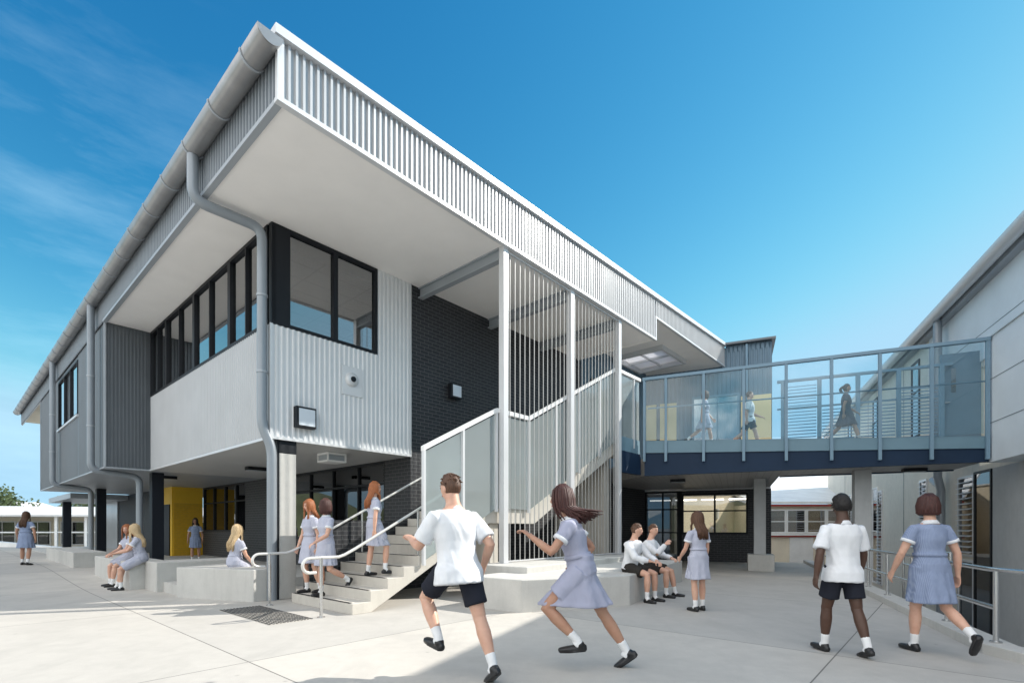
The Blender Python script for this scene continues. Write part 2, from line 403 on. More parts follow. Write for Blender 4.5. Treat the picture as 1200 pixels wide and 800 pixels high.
# ================================================================== GROUND
def build_ground():
    g = MB()
    cols = []
    p = -75.0
    ps = []
    while p < 2.5-1e-6:
        ps.append(p); p += 2.0 if p < -20 else (1.0 if p < -8 else .5)
    ps = [q for q in ps if q < 1.35] + [1.4, 1.401, 2.0, 2.5]
    q = 3.0
    while q < 11: ps.append(q); q += 1
    K = 40
    def smax(p):
        if p <= 1.4: return (31+.405*p)/.914
        if p <= 2.5: return 22.3
        return 7-(p-2.5)/.443
    for p in ps:
        s1 = smax(p); s0 = -16 if p > -30 else -16
        s1 = max(s1, s0+.2)
        cols.append([(p, s0+(s1-s0)*k/K) for k in range(K+1)])
    pts = []
    for c in cols:
        for (p, s) in c:
            w = fb(p, s, 0); pts.append((w.x, w.y, terrain(w.x, w.y)))
    f = []
    for i in range(len(cols)-1):
        for k in range(K): f.append((i*(K+1)+k, (i+1)*(K+1)+k, (i+1)*(K+1)+k+1, i*(K+1)+k+1))
    g.add(pts, f)
    # edge skirts down to the lower level
    for i in range(len(cols)-1):
        a = pts[i*(K+1)+K]; b = pts[(i+1)*(K+1)+K]
        g.add([a, b, (b[0], b[1], -1.6), (a[0], a[1], -1.6)], [(0,1,2,3)])
    o = g.build('plaza_ground', M['ground'], smooth=False, fix=False)
    tag(o, kind='structure')
    lo = MB(); S = 1500
    lo.add([(-S,-S,-1.5),(S,-S,-1.5),(S,S,-1.5),(-S,S,-1.5)], [(0,1,2,3)])
    tag(lo.build('lower_ground', M['lower'], fix=False), kind='structure')
    k = MB(fb)
    k.box(2.45, 2.75, 7.0, 22.3, -.3, .105)
    k.hexa([(2.45,7.0,-.3),(2.75,7.0,-.3),(2.75+3.1,0,-.3),(2.45+3.1,0,-.3),(2.45,7.0,.105),(2.75,7.0,.105),(2.75+3.1,0,.105),(2.45+3.1,0,.105)])
    tag(k.build('kerb', M['conc'], bevel=.008), kind='structure')
build_ground()
# ================================================================== MAIN BUILDING
ZB, ZS, ZI, ZH = 3.02, 5.16, 7.03, 7.86
def rooft(e): return ZH+.037*(e+1.07)
mbld = thing('school_building', 'two-storey building with corrugated grey cladding, dark brick walls and deep white eaves', 'building', fm(0,0,0))
def part(mb, name, m, **k): return mb.build(name, m, mbld, **k)
# roof and soffits
b = MB(fm)
e0, e1, n0, n1 = -1.10, 16.3, -2.80, 29.5
for (ea, eb, na, nb2) in ((e0, 12.6, n0, n1), (14.5, e1, n0, n1), (12.6, 14.5, n0, -1.85), (12.6, 14.5, -.1, n1)):
    b.hexa([(ea,na,rooft(ea)),(eb,na,rooft(eb)),(eb,nb2,rooft(eb)),(ea,nb2,rooft(ea)),(ea,na,rooft(ea)+.09),(eb,na,rooft(eb)+.09),(eb,nb2,rooft(eb)+.09),(ea,nb2,rooft(ea)+.09)])
part(b, 'roof', M['white'])
b = MB(fm)
b.box(-1.03, 10.12, -2.73, -.002, ZI, ZI+.1); b.box(-1.03, -.002, 0, 8.07, ZI, ZI+.1)
part(b, 'soffit', M['whitepaint'])
b = MB(fm)
b.box(10.14, 12.6, -2.73, 2.0, 7.72, 7.80); b.box(14.5, 16.3, -2.73, 2.0, 7.72, 7.80); b.box(12.6, 14.5, -2.73, -1.85, 7.72, 7.80); b.box(12.6, 14.5, -.1, 2.0, 7.72, 7.80); b.box(10.12, 10.16, -2.7, 0, 7.0, 7.75)
part(b, 'soffit', M['whitepaint'])
b = MB(fm)   # end canopy soffit
b.box(-1.03, 9, 21.6, 29.4, ZI+.2, ZI+.3)
part(b, 'soffit', M['cream'])
b = MB(fm)
zt = lambda a: rooft(a)-.002
b.corr('a', -1.03, 10.14, ZI+.03, zt, -2.765, -1, .102, .038, .34, .07)
b.corr('a', 10.14, 16.3, 7.70, zt, -2.765, -1, .102, .038, .34, .07)
fa = part(b, 'fascia', M['silver'])
b = MB(fm)
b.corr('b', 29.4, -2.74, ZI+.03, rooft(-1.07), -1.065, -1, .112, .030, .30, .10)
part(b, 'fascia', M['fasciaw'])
b = MB(fm)   # fascia backing and edge trims
b.box(-1.06, -1.03, -2.76, 8.07, ZI-.01, ZH-.01); b.box(-1.06, -1.03, 21.5, 29.4, ZI, ZH-.01)
b.hexa([(-1.03,-2.76,ZI-.01),(10.14,-2.76,ZI-.01),(10.14,-2.73,ZI-.01),(-1.03,-2.73,ZI-.01),(-1.03,-2.76,ZH-.02),(10.14,-2.76,8.3),(10.14,-2.73,8.3),(-1.03,-2.73,ZH-.02)])
b.hexa([(10.14,-2.76,7.69),(16.3,-2.76,7.69),(16.3,-2.73,7.69),(10.14,-2.73,7.69),(10.14,-2.76,8.3),(16.3,-2.76,8.55),(16.3,-2.73,8.55),(10.14,-2.73,8.3)])
part(b, 'fascia_backing', M['silver'])
b = MB(fm)
b.box(-1.12, 10.20, -2.815, -2.72, ZI-.035, ZI+.03)
b.box(10.14, 10.20, -2.815, -2.76, ZI+.03, 7.72)
b.box(10.20, 16.3, -2.815, -2.72, 7.665, 7.72)
b.box(-1.12, -1.03, -2.815, -2.745, ZI+.03, ZH)
part(b, 'edge_trim', M['trim'])
b = MB(fm); b.box(-1.115, -1.02, -2.72, 8.04, ZI-.035, ZI+.03); part(b, 'edge_trim', M['greysteel'])
b = MB(fm)
b.hexa([(-1.16,-2.86,rooft(-1.16)-.03),(16.34,-2.86,rooft(16.34)-.03),(16.34,-2.7,rooft(16.34)-.03),(-1.16,-2.7,rooft(-1.16)-.03),
        (-1.16,-2.86,rooft(-1.16)+.095),(16.34,-2.86,rooft(16.34)+.095),(16.34,-2.7,rooft(16.34)+.095),(-1.16,-2.7,rooft(-1.16)+.095)])
part(b, 'roof_capping', M['trim'])
# gutter
b = MB(fm); gr = .165; gc = (-1.075-gr, 7.76)
prof = [(gc[0]+gr*math.cos(a), gc[1]+gr*math.sin(a)) for a in [math.pi+math.pi*k/14 for k in range(15)]]
pi_ = [(gc[0]+(gr-.012)*math.cos(a), gc[1]+(gr-.012)*math.sin(a)) for a in [2*math.pi-math.pi*k/14 for k in range(15)]]
b.side(prof+pi_, -2.88, 29.55)
b.side(prof, -2.89, -2.87)
g_ = part(b, 'gutter', M['zinc'], smooth=True)
b = MB(fm)
n = -2.35
while n < 29.5:
    pr2 = [(gc[0]+(gr+.014)*math.cos(a), gc[1]+(gr+.014)*math.sin(a)) for a in [math.pi+math.pi*k/14 for k in range(15)]]
    b.side(pr2+pi_, n, n+.035)
    n += 1.22
sub(b, 'gutter_bracket', M['greysteel'], g_, mbld)
# downpipes
def pipe(pts, r, nm='downpipe'):
    # round the corners
    out = []
    P_ = [Vector(p) for p in pts]
    for i, p in enumerate(P_):
        if i in (0, len(P_)-1): out.append(p); continue
        d = min(.22, (P_[i-1]-p).length*.45, (P_[i+1]-p).length*.45)
        a = p+(P_[i-1]-p).normalized()*d; c = p+(P_[i+1]-p).normalized()*d
        for k in range(7):
            t = k/6; out.append(a*(1-t)**2+p*2*t*(1-t)+c*t*t)
    bb = MB(fm); bb.tube(out, r, 18); return bb
for pts, r in (([(-1.25,0.1,7.6),(-1.25,0.1,6.86),(-.14,.06,6.86),(-.14,.06,3.22),(.02,.02,2.84),(.02,.02,0.0)], .088),
               ([(-1.25,8.77,7.6),(-1.25,8.77,2.98),(-.12,8.77,2.86),(-.12,8.77,.15)], .088),
               ([(-1.25,16.1,7.6),(-1.25,16.1,2.98),(-.12,16.1,2.86),(-.12,16.1,.15)], .088)):
    dp = part(pipe(pts, r), 'downpipe', M['pipe'], smooth=True)
    cb = MB(fm)
    for zz in (4.2, 5.6):
        cb.tube([(pts[2][0] if pts[1][2] > 5 else pts[0][0], pts[2][1], zz), (pts[2][0] if pts[1][2] > 5 else pts[0][0], pts[2][1], zz+.04)], r+.012, 18)
    sub(cb, 'pipe_bracket', M['greysteel'], dp, mbld)
# upper walls, south side
b = MB(fm)
b.box(0, 2.285, 0, .18, ZB, ZS-.02); b.box(2.285, 3.17, 0, .18, ZB, ZI+.09)
b.box(0, .18, .18, 8.09, ZB, ZS-.02)
part(b, 'upper_wall', M['silverw'])
b = MB(fm)
b.corr('a', .02, 2.285, ZB+.03, ZS-.02, -.004, -1, .108, .020, .30, .14)
b.corr('a', 2.285, 3.17, ZB+.03, ZI-.001, -.004, -1, .108, .020, .30, .14)
part(b, 'wall_cladding', M['silverw'])
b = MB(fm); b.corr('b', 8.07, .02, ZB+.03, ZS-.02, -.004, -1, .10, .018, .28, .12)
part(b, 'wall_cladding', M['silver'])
b = MB(fm)
b.box(-.035, 3.19, -.04, .0, ZB-.02, ZB+.03); b.box(-.035, -.0, 0, 8.05, ZB-.02, ZB+.03)
b.box(-.035, .02, -.035, .0, ZB+.03, ZS-.02); b.box(3.165, 3.19, -.035, .0, ZB+.03, ZI)
part(b, 'edge_trim', M['trim'])
b = MB(fm); b.box(3.19, 10.34, .002, .25, 0, ZI+.08); b.box(10.34, 15.1, .002, .25, 0, 3.55)
part(b, 'brick_wall', M['brick'])
b = MB(fm); b.corr('a', 10.34, 15.3, 3.5, 7.74, .05, -1, .2, .02); b.box(10.34, 15.3, .06, .2, 3.5, 7.74)
part(b, 'upper_wall', M['bluecor'])
# flush slate volume on the west side
fl0, fl1 = 8.09, 21.5
b = MB(fm)
b.box(-1.03, 9, fl0+.02, fl0+.2, ZB, ZI+.1)
b.box(-1.03, -.85, fl0+.2, 12.3, ZB, ZH-.02); b.box(-1.03, -.85, 16.4, fl1, ZB, ZH-.02)
b.box(-1.03, -.85, 12.3, 16.4, ZB, 5.1); b.box(-1.03, -.85, 12.3, 16.4, 6.92, ZH-.02)
b.box(-1.03, 9, fl1, fl1+.2, ZB, ZH-.02)
part(b, 'slate_wall', M['slate'])
b = MB(fm)
b.corr('b', fl1, 16.4, ZB+.02, ZI+.06, -1.035, -1, .2, .012, .16, .1); b.corr('b', 12.3, fl0+.06, ZB+.02, ZI+.06, -1.035, -1, .2, .012, .16, .1)
b.corr('b', 16.4, 12.3, ZB+.02, 5.1, -1.035, -1, .2, .012, .16, .1)
b.corr('a', -1.03, -.05, ZB+.02, ZI-.002, fl0+.015, -1, .085, .022, .3, .12)
part(b, 'slate_cladding', M['slate'])
b = MB(fm); b.box(-1.07, -1.03, fl0-.03, fl0+.06, ZB, ZI); b.box(-1.07, -1.03, fl1, fl1+.06, ZB, ZI)
b.box(-1.07, 0, fl0-.03, fl0+.01, ZB-.02, ZB+.02); b.box(-1.075, -1.03, fl0+.01, fl1, ZB-.02, ZB+.02)
part(b, 'edge_trim', M['greysteel'])
# first floor slab underside (lined ceiling)
b = MB(fm); b.box(.0, 3.21, .01, 8.08, ZB-.012, ZB+.2)
part(b, 'lined_ceiling', M['boards'])
b = MB(fm); b.box(-1.03, 3.2, 8.1, fl1, ZB-.012, ZB-.001); b.box(0, 3.2, fl1+.3, 29, 2.75, 3.0)
part(b, 'lined_ceiling', M['greysteel'])
# windows ----------------------------------------------------
def window(root, fr, axis, a0, a1, off, z0, z1, mull, frame=.06, depth=.1, mf='black', mg='glass', inward=1, trans=(), name='window', thick=.05):
    """frame with mullions, pane a sub-part; axis 'a' = lies along first coord"""
    fb_ = MB(fr); d = depth*inward
    def bx(x0, x1, y0, y1, zz0, zz1, mb):
        if axis == 'a': mb.box(x0, x1, min(y0,y1), max(y0,y1), zz0, zz1)
        else: mb.box(min(y0,y1), max(y0,y1), x0, x1, zz0, zz1)
    bx(a0, a1, off, off+d, z0, z0+frame, fb_); bx(a0, a1, off, off+d, z1-frame, z1, fb_)
    bx(a0, a0+frame, off, off+d, z0+frame, z1-frame, fb_); bx(a1-frame, a1, off, off+d, z0+frame, z1-frame, fb_)
    for mm in mull:
        m0, w = mm if isinstance(mm, tuple) else (mm, thick)
        bx(m0-w/2, m0+w/2, off, off+d, z0+frame, z1-frame, fb_)
    for t in trans: bx(a0+frame, a1-frame, off+.002*inward, off+d*.98, t-.025, t+.025, fb_)
    o = fb_.build(name, M[mf], root)
    g = MB(fr); bx(a0+frame*.5, a1-frame*.5, off+d*.5, off+d*.5+.008*inward, z0+frame*.5, z1-frame*.5, g)
    sub(g, 'pane', M[mg], o, root)
    return o
window(mbld, fm, 'a', .0, 2.285, -.02, ZS-.02, ZI-.005, [(.18, .34), (1.29, .1)], .07, .12)
window(mbld, fm, 'b', .14, 8.05, -.02, ZS-.02, ZI-.005, [(.5, .08), (1.15, .04), (2.03, .14), (3.2, .04), (4.29, .14), (5.4, .04), (6.55, .14), (7.3, .04)], .07, .12)
window(mbld, fm, 'b', 12.3, 16.4, -1.06, 5.1, 6.92, [(13.7, .05), (15.0, .05)], .06, .1, 'black', 'glass')
b = MB(fm); b.box(-1.09, -1.03, 12.2, 16.5, 5.03, 5.1)
part(b, 'window_sill', M['trim'])
# room behind the corner windows
b = MB(fm); b.box(.2, 9.9, .26, 8.0, 6.78, 6.84); part(b, 'room_ceiling', M['tiles'])
b = MB(fm); b.box(.2, 9.9, .26, 8.0, 3.3, 3.36); part(b, 'room_floor', M['carpet'])
b = MB(fm); b.box(5.2, 5.35, .3, 8.0, 3.36, 6.78); b.box(-.0, 5.2, 8.02, 8.08, 3.36, 6.9); part(b, 'room_wall', M['roomwall'])
for (a0, a1) in ((2.12, 3.16), (3.28, 4.2), (4.4, 5.3), (5.5, 6.45), (6.7, 7.9)):
    bl = MB(fm); bl.box(.16, .175, a0, a1, 5.95+.3*math.sin(a0*3), 6.95); part(bl, 'roller_blind', M['blind'])
# ground floor walls
b = MB(fm); b.box(3.2, 3.4, -.0, 1.05, 0.0, ZB-.01); b.box(3.2, 3.4, 6.2, 9.65, 0, ZB-.01); b.box(3.2, 3.4, 9.65, 14.1, 0, 1.2); b.box(3.2, 3.4, 1.05, 6.2, 0, 1.0)
part(b, 'brick_wall', M['brick'])
window(mbld, fm, 'b', 1.05, 6.2, 3.22, 1.0, ZB-.01, [2.3, 3.6, 4.9], .07, .1, 'black', 'glassdark', trans=(2.45,))
window(mbld, fm, 'b', 9.65, 14.1, 3.22, 1.2, ZB-.01, [(10.6, .1), (11.7, .12), (12.9, .1)], .07, .1, 'black', 'glassdark', trans=(2.35,))
b = MB(fm); b.box(2.17, 3.2, 14.1, 14.3, .2, 2.35); part(b, 'yellow_wall', M['yellow'])
b = MB(fm); b.box(2.17, 3.2, 14.098, 14.3, 2.352, ZB-.015); b.box(2.1, 2.168, 14.12, 16.3, .2, ZB-.015); part(b, 'yellow_panel', M['yellowp'])
b = MB(fm); b.box(2.06, 2.1, 14.35, 15.9, .2, 2.3); dk = part(b, 'door', M['navycol'])
b = MB(fm); b.box(2.2, 2.35, 16.35, 23.8, .2, ZB-.015); part(b, 'dark_wall', M['navycol'])
b = MB(fm); b.box(2.15, 2.3, 23.85, 26.6, .2, 2.75); part(b, 'silver_door', M['silverdoor'])
b = MB(fm); b.box(6.5, 6.7, .3, 14, 0, ZB); part(b, 'inner_wall', M['roomwall'])
# dwarf wall next to stair, columns
b = MB(fm); b.box(.52, 3.19, -.44, -.2, 0, 1.5); part(b, 'dwarf_wall', M['brick'])
cc = MB(fm); cc.box(.16, .48, .02, .34, 0, 2.76)
c1 = part(cc, 'column', M['conc'], bevel=.01)
cc = MB(fm); cc.box(.155, .485, .015, .345, 2.765, 3.0); cc.box(.12, .158, .03, .33, 0, 3.0); sub(cc, 'column_cap', M['black'], c1, mbld)
for (ce, cn, w) in ((.12, 8.45, .3), (.3, 17.6, .32), (.3, 26.4, .34)):
    cc = MB(fm); cc.box(ce, ce+w, cn, cn+w, .0, 3.0); part(cc, 'column', M['navycol'])
# verandah columns and beams
for ce in (3.48, 5.85, 8.12):
    cc = MB(fm); cc.box(ce-.07, ce+.07, -2.74, -2.60, .62, ZI-.001); c_ = part(cc, 'column', M['trim'], bevel=.004)
    cc = MB(fm); cc.box(ce-.13, ce+.13, -2.78, -2.54, .625, .64); sub(cc, 'base_plate', M['greysteel'], c_, mbld)
    cc = MB(fm); cc.box(ce-.07, ce+.07, -2.59, .0, ZI-.03, ZI-.002); cc.box(ce-.07, ce+.07, -2.59, .0, ZI-.25, ZI-.22); cc.box(ce-.012, ce+.012, -2.59, .0, ZI-.22, ZI-.03)
    part(cc, 'beam', M['greysteel'])
# skylight recess
b = MB(fm); b.box(12.6, 14.6, -1.95, -1.85, 7.55, 7.72); b.box(12.6, 14.6, -.1, 0, 7.55, 7.72); b.box(12.5, 12.6, -1.95, 0, 7.55, 7.72); b.box(14.5, 14.6, -1.85, -.1, 7.55, 7.72)
b.box(13.53, 13.57, -1.85, -.1, 7.62, 7.7); b.box(12.6, 14.5, -1.0, -.96, 7.62, 7.7)
sk = part(b, 'ceiling_panel_frame', M['trim'])
b = MB(fm); b.box(12.6, 14.5, -1.85, -.1, 7.735, 7.75); sub(b, 'ceiling_panel', M['skylite'], sk, mbld)
b = MB(fm); b.box(11.0, 12.1, -.02, .02, 4.9, 6.6); pw = part(b, 'window', M['black'])
b = MB(fm); b.box(11.3, 11.75, -.05, -.03, 5.6, 6.15); part(b, 'poster', M['poster'])
# floor slab under overhang
b = MB(fm); b.prism([(-.95, 1.9), (3.2, 1.9), (3.2, 27), (-.95, 27)], -.1, .213)
o = b.build('terrace_slab', M['conc']); tag(o, kind='structure')
# --- rear block facing the bridge (bridge frame)
rb = thing('rear_block', 'blue-grey clad rear block with tan panels and glazed ground floor behind the bridge', 'building', fb(-1, 21.5, 0))
b = MB(fb)
b.box(-5.0, 1.33, 21.55, 24.5, 3.8, 8.25); b.box(-.2, 1.33, 21.55, 24.5, 8.25, 8.5)
rb_w = b.build('upper_wall', M['bluecor'], rb)
b = MB(fb); b.corr('a', -5.0, 1.33, 3.8, 8.45, 21.54, -1, .16, .02); b.corr('a', -.25, 1.33, 8.25, 8.48, 21.54, -1, .16, .02)
b.build('wall_cladding', M['bluecor'], rb)
b = MB(fb); b.box(-.3, 1.45, 21.3, 24.6, 8.5, 8.58); b.build('roof', M['slate'], rb)
b = MB(fb); b.tube([(.45, 21.42, 8.45), (.45, 21.42, 4.0)], .05, 10); b.build('downpipe', M['bluegrey'], rb)
for (a0, a1) in ((-3.9, -2.95), (-2.8, -2.15), (.25, 1.3)):
    b = MB(fb); b.box(a0, a1, 21.42, 21.5, 3.85, 6.45); b.build('tan_panel', M['tanpanel'], rb)
window(rb, fb, 'a', -1.55, .2, 21.4, 3.85, 6.6, [-.6], .08, .1, 'bluegrey', 'glass', trans=(4.7,))
b = MB(fb)
b.box(-1.95, 1.3, 21.5, 21.75, 0, 1.1); b.box(.5, 1.3, 21.5, 21.75, 1.1, 2.85); b.box(-1.95, .5, 21.5, 21.75, 2.72, 2.85)
b.build('brick_wall', M['brick'], rb)
window(rb, fb, 'a', -1.95, .5, 21.5, 1.1, 2.72, [(-.7, .07)], .07, .12, 'black', 'glassthin', trans=(2.02,))
window(rb, fb, 'a', -4.0, -1.95, 21.5, .0, 2.85, [(-3.4, .1), (-2.7, .06), (-2.05, .16)], .07, .12, 'black', 'glassdark', trans=(1.15, 2.1))
b = MB(fb)
for k in range(4): b.box(-3.5+k*1.1, -3.2+k*1.1+.6, 23.4, 23.5, 2.55-.0*k, 2.6)
b.build('strip_light', M['lamp'], rb)
b = MB(fm)
for (x, y) in ((4.6, 2.2), (5.2, 4.2), (4.4, 11.0)): b.box(x-.1, x+.1, y-.6, y+.6, 2.86, 2.9)
part(b, 'strip_light', M['lamp'])
b = MB(fm); b.box(3.42, 6.5, .3, 14, 2.92, 2.97); part(b, 'room_ceiling', M['roomwall'])
b = MB(fb); b.box(-6, 1.3, 21.76, 26, 2.87, 3.1); b.build('room_ceiling', M['boards'], rb)
b = MB(fb); b.box(-6, -4, 21.6, 26, 0, 2.85); b.box(-1.0, .9, 22.6, 23.1, 0, .95); b.build('inner_wall', M['roomwall'], rb)
# sunlit wall in the court beyond
cw = thing('courtyard_wall', 'sunlit cream brick wall of the court beyond the ground floor windows', 'wall', (9, 26, 0))
b = MB(lambda a, bb, z: Vector((8.3+a*E[0]+bb*N[0], 25.6+a*E[1]+bb*N[1], z)))
b.box(0, 14.5, 0, .25, -1.5, 3.6); b.build('brick_wall', M['creambrick'], cw)
b = MB(lambda a, bb, z: Vector((8.3+a*E[0]+bb*N[0], 25.6+a*E[1]+bb*N[1], z))); b.box(-.1, 14.6, -.06, .31, 3.6, 3.68); b.box(6, 6.25, -.1, -.0, 1.9, 2.5); b.build('coping', M['conc'], cw)
# ================================================================== STAIRCASE
st = thing('entrance_staircase', 'concrete staircase with glass balustrade climbing beside the dark brick wall', 'staircase', fm(1, -1.5, 0))
RISE, RUN = .172, .322
pl = [(.15, 0)]
for k in range(10):
    pl.append((.15+RUN*k, RISE*(k+1)))
    if k < 9: pl.append((.15+RUN*(k+1), RISE*(k+1)))
pl.append((4.38, 1.72))
for k in range(12):
    pl.append((4.38+RUN*k, 1.72+RISE*(k+1)))
    if k < 11: pl.append((4.38+RUN*(k+1), 1.72+RISE*(k+1)))
ztop = 1.72+12*RISE
pl += [(9.6, ztop), (9.6, ztop-.3), (8.35, ztop-.3), (4.66, 1.44), (3.2, 1.44), (.478, 0)]
b = MB(fm); b.side(pl, -2.53, -.5); b.build('steps', M['stairc'], st, bevel=.006)
b = MB(fm)
for k in range(10): b.box(.15+RUN*k-.004, .15+RUN*k+.05, -2.45, -.56, RISE*(k+1)+.001, RISE*(k+1)+.006)
for k in range(12): b.box(4.38+RUN*k-.004, 4.38+RUN*k+.05, -2.45, -.56, 1.72+RISE*(k+1)+.001, 1.72+RISE*(k+1)+.006)
b.build('nosing', M['rubber'], st)
b = MB(fm); b.box(3.3, 3.55, -2.45, -1.75, 0, 1.43); b.box(8.0, 8.3, -2.3, -.6, 0, 3.44); b.build('pier', M['stairc'], st, bevel=.008)
# balustrade
def rail_z(e):
    if e <= 3.35: return 2.745+.527*(e-1.5)
    if e <= 4.38: return 3.72
    if e <= 8.14: return 3.70+.529*(e-4.38)
    return 5.69
posts = [1.5, 2.43, 3.35, 4.38, 5.38, 6.34, 7.3, 8.14, 9.17]
nb = -2.585
for i, ee in enumerate(posts):
    b = MB(fm); b.box(ee-.025, ee+.025, nb-.03, nb+.03, rail_z(ee)-2.05, rail_z(ee)-.03); b.build('post', M['trim'], st)
b = MB(fm)
knots = [1.47, 3.35, 4.38, 8.14, 9.55]
for a, c in zip(knots, knots[1:]):
    za, zc = rail_z(a), rail_z(c)
    b.hexa([(a, nb-.04, za-.045), (c, nb-.04, zc-.045), (c, nb+.04, zc-.045), (a, nb+.04, za-.045), (a, nb-.04, za+.04), (c, nb-.04, zc+.04), (c, nb+.04, zc+.04), (a, nb+.04, za+.04)])
b.build('top_rail', M['white'], st)
for a, c in zip(posts, posts[1:]+[9.55]):
    a2, c2 = a+.045, c-.045; za, zc = rail_z(a2)-.08, rail_z(c2)-.08
    hb = 1.9 
    b = MB(fm); y = nb
    b.hexa([(a2, y, za-hb), (c2, y, zc-hb), (c2, y+.01, zc-hb), (a2, y+.01, za-hb), (a2, y, za), (c2, y, zc), (c2, y+.01, zc), (a2, y+.01, za)])
    b.build('glass_panel', M['frit'], st)
# handrails
def hand(nn, e_end, m='galv'):
    z0 = .90; pts = []
    for k in range(9):      # return loop
        a = R(-90-180*k/8); pts.append((-.45+.11*math.cos(a), nn, z0-.11+.11*math.sin(a)))
    pts.insert(0, (-.35, nn, z0-.22))
    pts += [(-.2, nn, z0), (.02, nn, z0), (.12, nn, z0+.03)]
    e = .3
    while e < e_end: pts.append((e, nn, z0+.10+.527*(e-.27))); e += .4
    pts.append((e_end, nn, z0+.10+.527*(e_end-.27)))
    bb = MB(fm); bb.tube(pts, .024, 12)
    bb.build('handrail', M[m], st, smooth=True)
    bb = MB(fm); bb.tube([(-.27, nn, 0), (-.27, nn, z0)], .024, 12); bb.tube([(-.27, nn, 0), (-.27, nn, .012)], .06, 14)
    ee = 1.55
    while ee < e_end-.2: bb.tube([(ee, nn, RISE*int((ee-.15)/RUN+1)), (ee, nn, z0+.10+.527*(ee-.27))], .02, 10); ee += 1.45
    bb.build('handrail_post', M['steel'], st, smooth=True)
hand(-.57, 3.2); hand(-2.36, 3.2)
b = MB(fm)
b.tube([(3.35, -2.45, 2.62), (4.3, -2.45, 2.62), (4.5, -2.45, 2.72), (8.0, -2.45, 4.6)], .02, 10); b.build('handrail', M['steel'], st, smooth=True)
# upper landing slab
b = MB(fb); b.prism([(-2.42, 15.02), (1.25, 15.02), (1.25, 21.48), (-4.6, 21.48)], 2.90, 3.80)
# tactile mat
tm = thing('tactile_mat', 'dark grid of raised warning studs set in the paving at the foot of the stairs', 'tactile mat', fm(-.75,-1.5,0))
b = MB(fm); b.box(-1.05, -.42, -2.4, -.5, .002, .006); b.build('base_plate', M['stairc'], tm)
b = MB(fm)
for i in range(13):
    for j in range(38):
        x, y = -1.03+.05*i, -2.375+.05*j
        b.add([(x-.016,y-.016,.006),(x+.016,y-.016,.006),(x+.016,y+.016,.006),(x-.016,y+.016,.006),(x-.012,y-.012,.012),(x+.012,y-.012,.012),(x+.012,y+.012,.012),(x-.012,y+.012,.012)],
              [(4,5,6,7),(0,1,5,4),(1,2,6,5),(2,3,7,6),(3,0,4,7)])
so = b.build('stud', M['rubber'], tm); so['kind'] = 'stuff'
# ================================================================== SLAT SCREEN
fs = thing('slat_screen', 'tall screen of thin vertical pale bars hung between the verandah columns', 'screen', fm(5.8, -2.67, .62))
slat0 = None
for a, c in ((3.55, 5.78), (5.92, 8.05)):
    k_ = 14; st_ = (c-a)/k_
    for i in range(k_):
        x = a+st_*(i+.6)
        b = MB(fm); b.box(x-.006, x+.006, -2.70, -2.688, .68, ZI-.09); b.build('slat', M['slat'], fs)
    b = MB(fm); b.box(a, c, -2.71, -2.67, .66, .68); b.box(a, c, -2.71, -2.67, ZI-.09, ZI-.05); b.build('rail', M['trim'], fs)
# ================================================================== BENCHES
def bench(name, label, frame, poly, z0, z1, gp='concrete seating blocks around the building', bev=.015):
    bb = MB(frame); bb.prism(poly, z0, z1); o = bb.build(name, M['conc'], bevel=bev)
    return tag(o, label, 'bench', gp)
bench('concrete_bench', 'large angular concrete bench wrapping the foot of the slat screen', fw, [(-.75,8.62),(.15,7.96),(2.05,8.72),(4.33,12.75),(3.6,13.3),(2.9,12.6),(-.1,9.45)], -.05, .52)
bench('concrete_plinth', 'raised concrete plinth under the columns of the slat screen', fm, [(2.87,-3.05),(2.95,-3.72),(8.4,-3.3),(9.2,-2.3),(2.87,-2.3)], -.04, .635)
bench('concrete_bench', 'concrete block bench beside the stair where the blonde girl sits with her back turned', fm, [(-.30,.04),(-1.03,1.82),(-.05,2.2),(.12,.62),(.12,.10)], -.05, .585)
bench('concrete_bench', 'short concrete block standing next to the low step', fm, [(-1.07,3.0),(-1.07,3.9),(.6,3.9),(.6,3.0)], -.05, .62)
bench('concrete_bench', 'concrete bench on which the two girls chat', fm, [(-1.34,3.93),(-1.34,7.67),(-.62,7.67),(-.62,3.93)], -.05, .60)
bench('concrete_bench', 'long far concrete bench nearest the walking girl with long brown hair', fm, [(-1.48,9.9),(-1.48,15.5),(-.7,15.5),(-.7,9.9)], 0, .62)
bench('concrete_bench', 'small concrete block at the base of the pillar under the bridge', fb, [(.4,17.45),(1.15,17.45),(1.15,18.25),(.4,18.25)], -.04, .51)
# ================================================================== BRIDGE
br = thing('footbridge', 'covered blue-grey footbridge with glass sides linking the two buildings', 'footbridge', fb(1.5, 16, 0))
p0, p1, s0, s1 = -2.425, 5.38, 15.0, 17.2
def lerp(a, b_, t): return a+(b_-a)*t
zb_t = lambda p: lerp(3.54, 3.18, (p-p0)/(p1-p0))   # top of navy beam
zband = lambda p: lerp(3.90, 3.46, (p-p0)/(p1-p0))
b = MB(fb)
b.hexa([(p0+.02,s0+.04,2.872),(p1,s0+.04,2.872),(p1,s0+.16,2.872),(p0+.02,s0+.16,2.872),(p0+.02,s0+.04,zb_t(p0)),(p1,s0+.04,zb_t(p1)),(p1,s0+.16,zb_t(p1)),(p0+.02,s0+.16,zb_t(p0))])
b.box(1.26, p1, s1-.16, s1-.04, 2.872, 3.5)
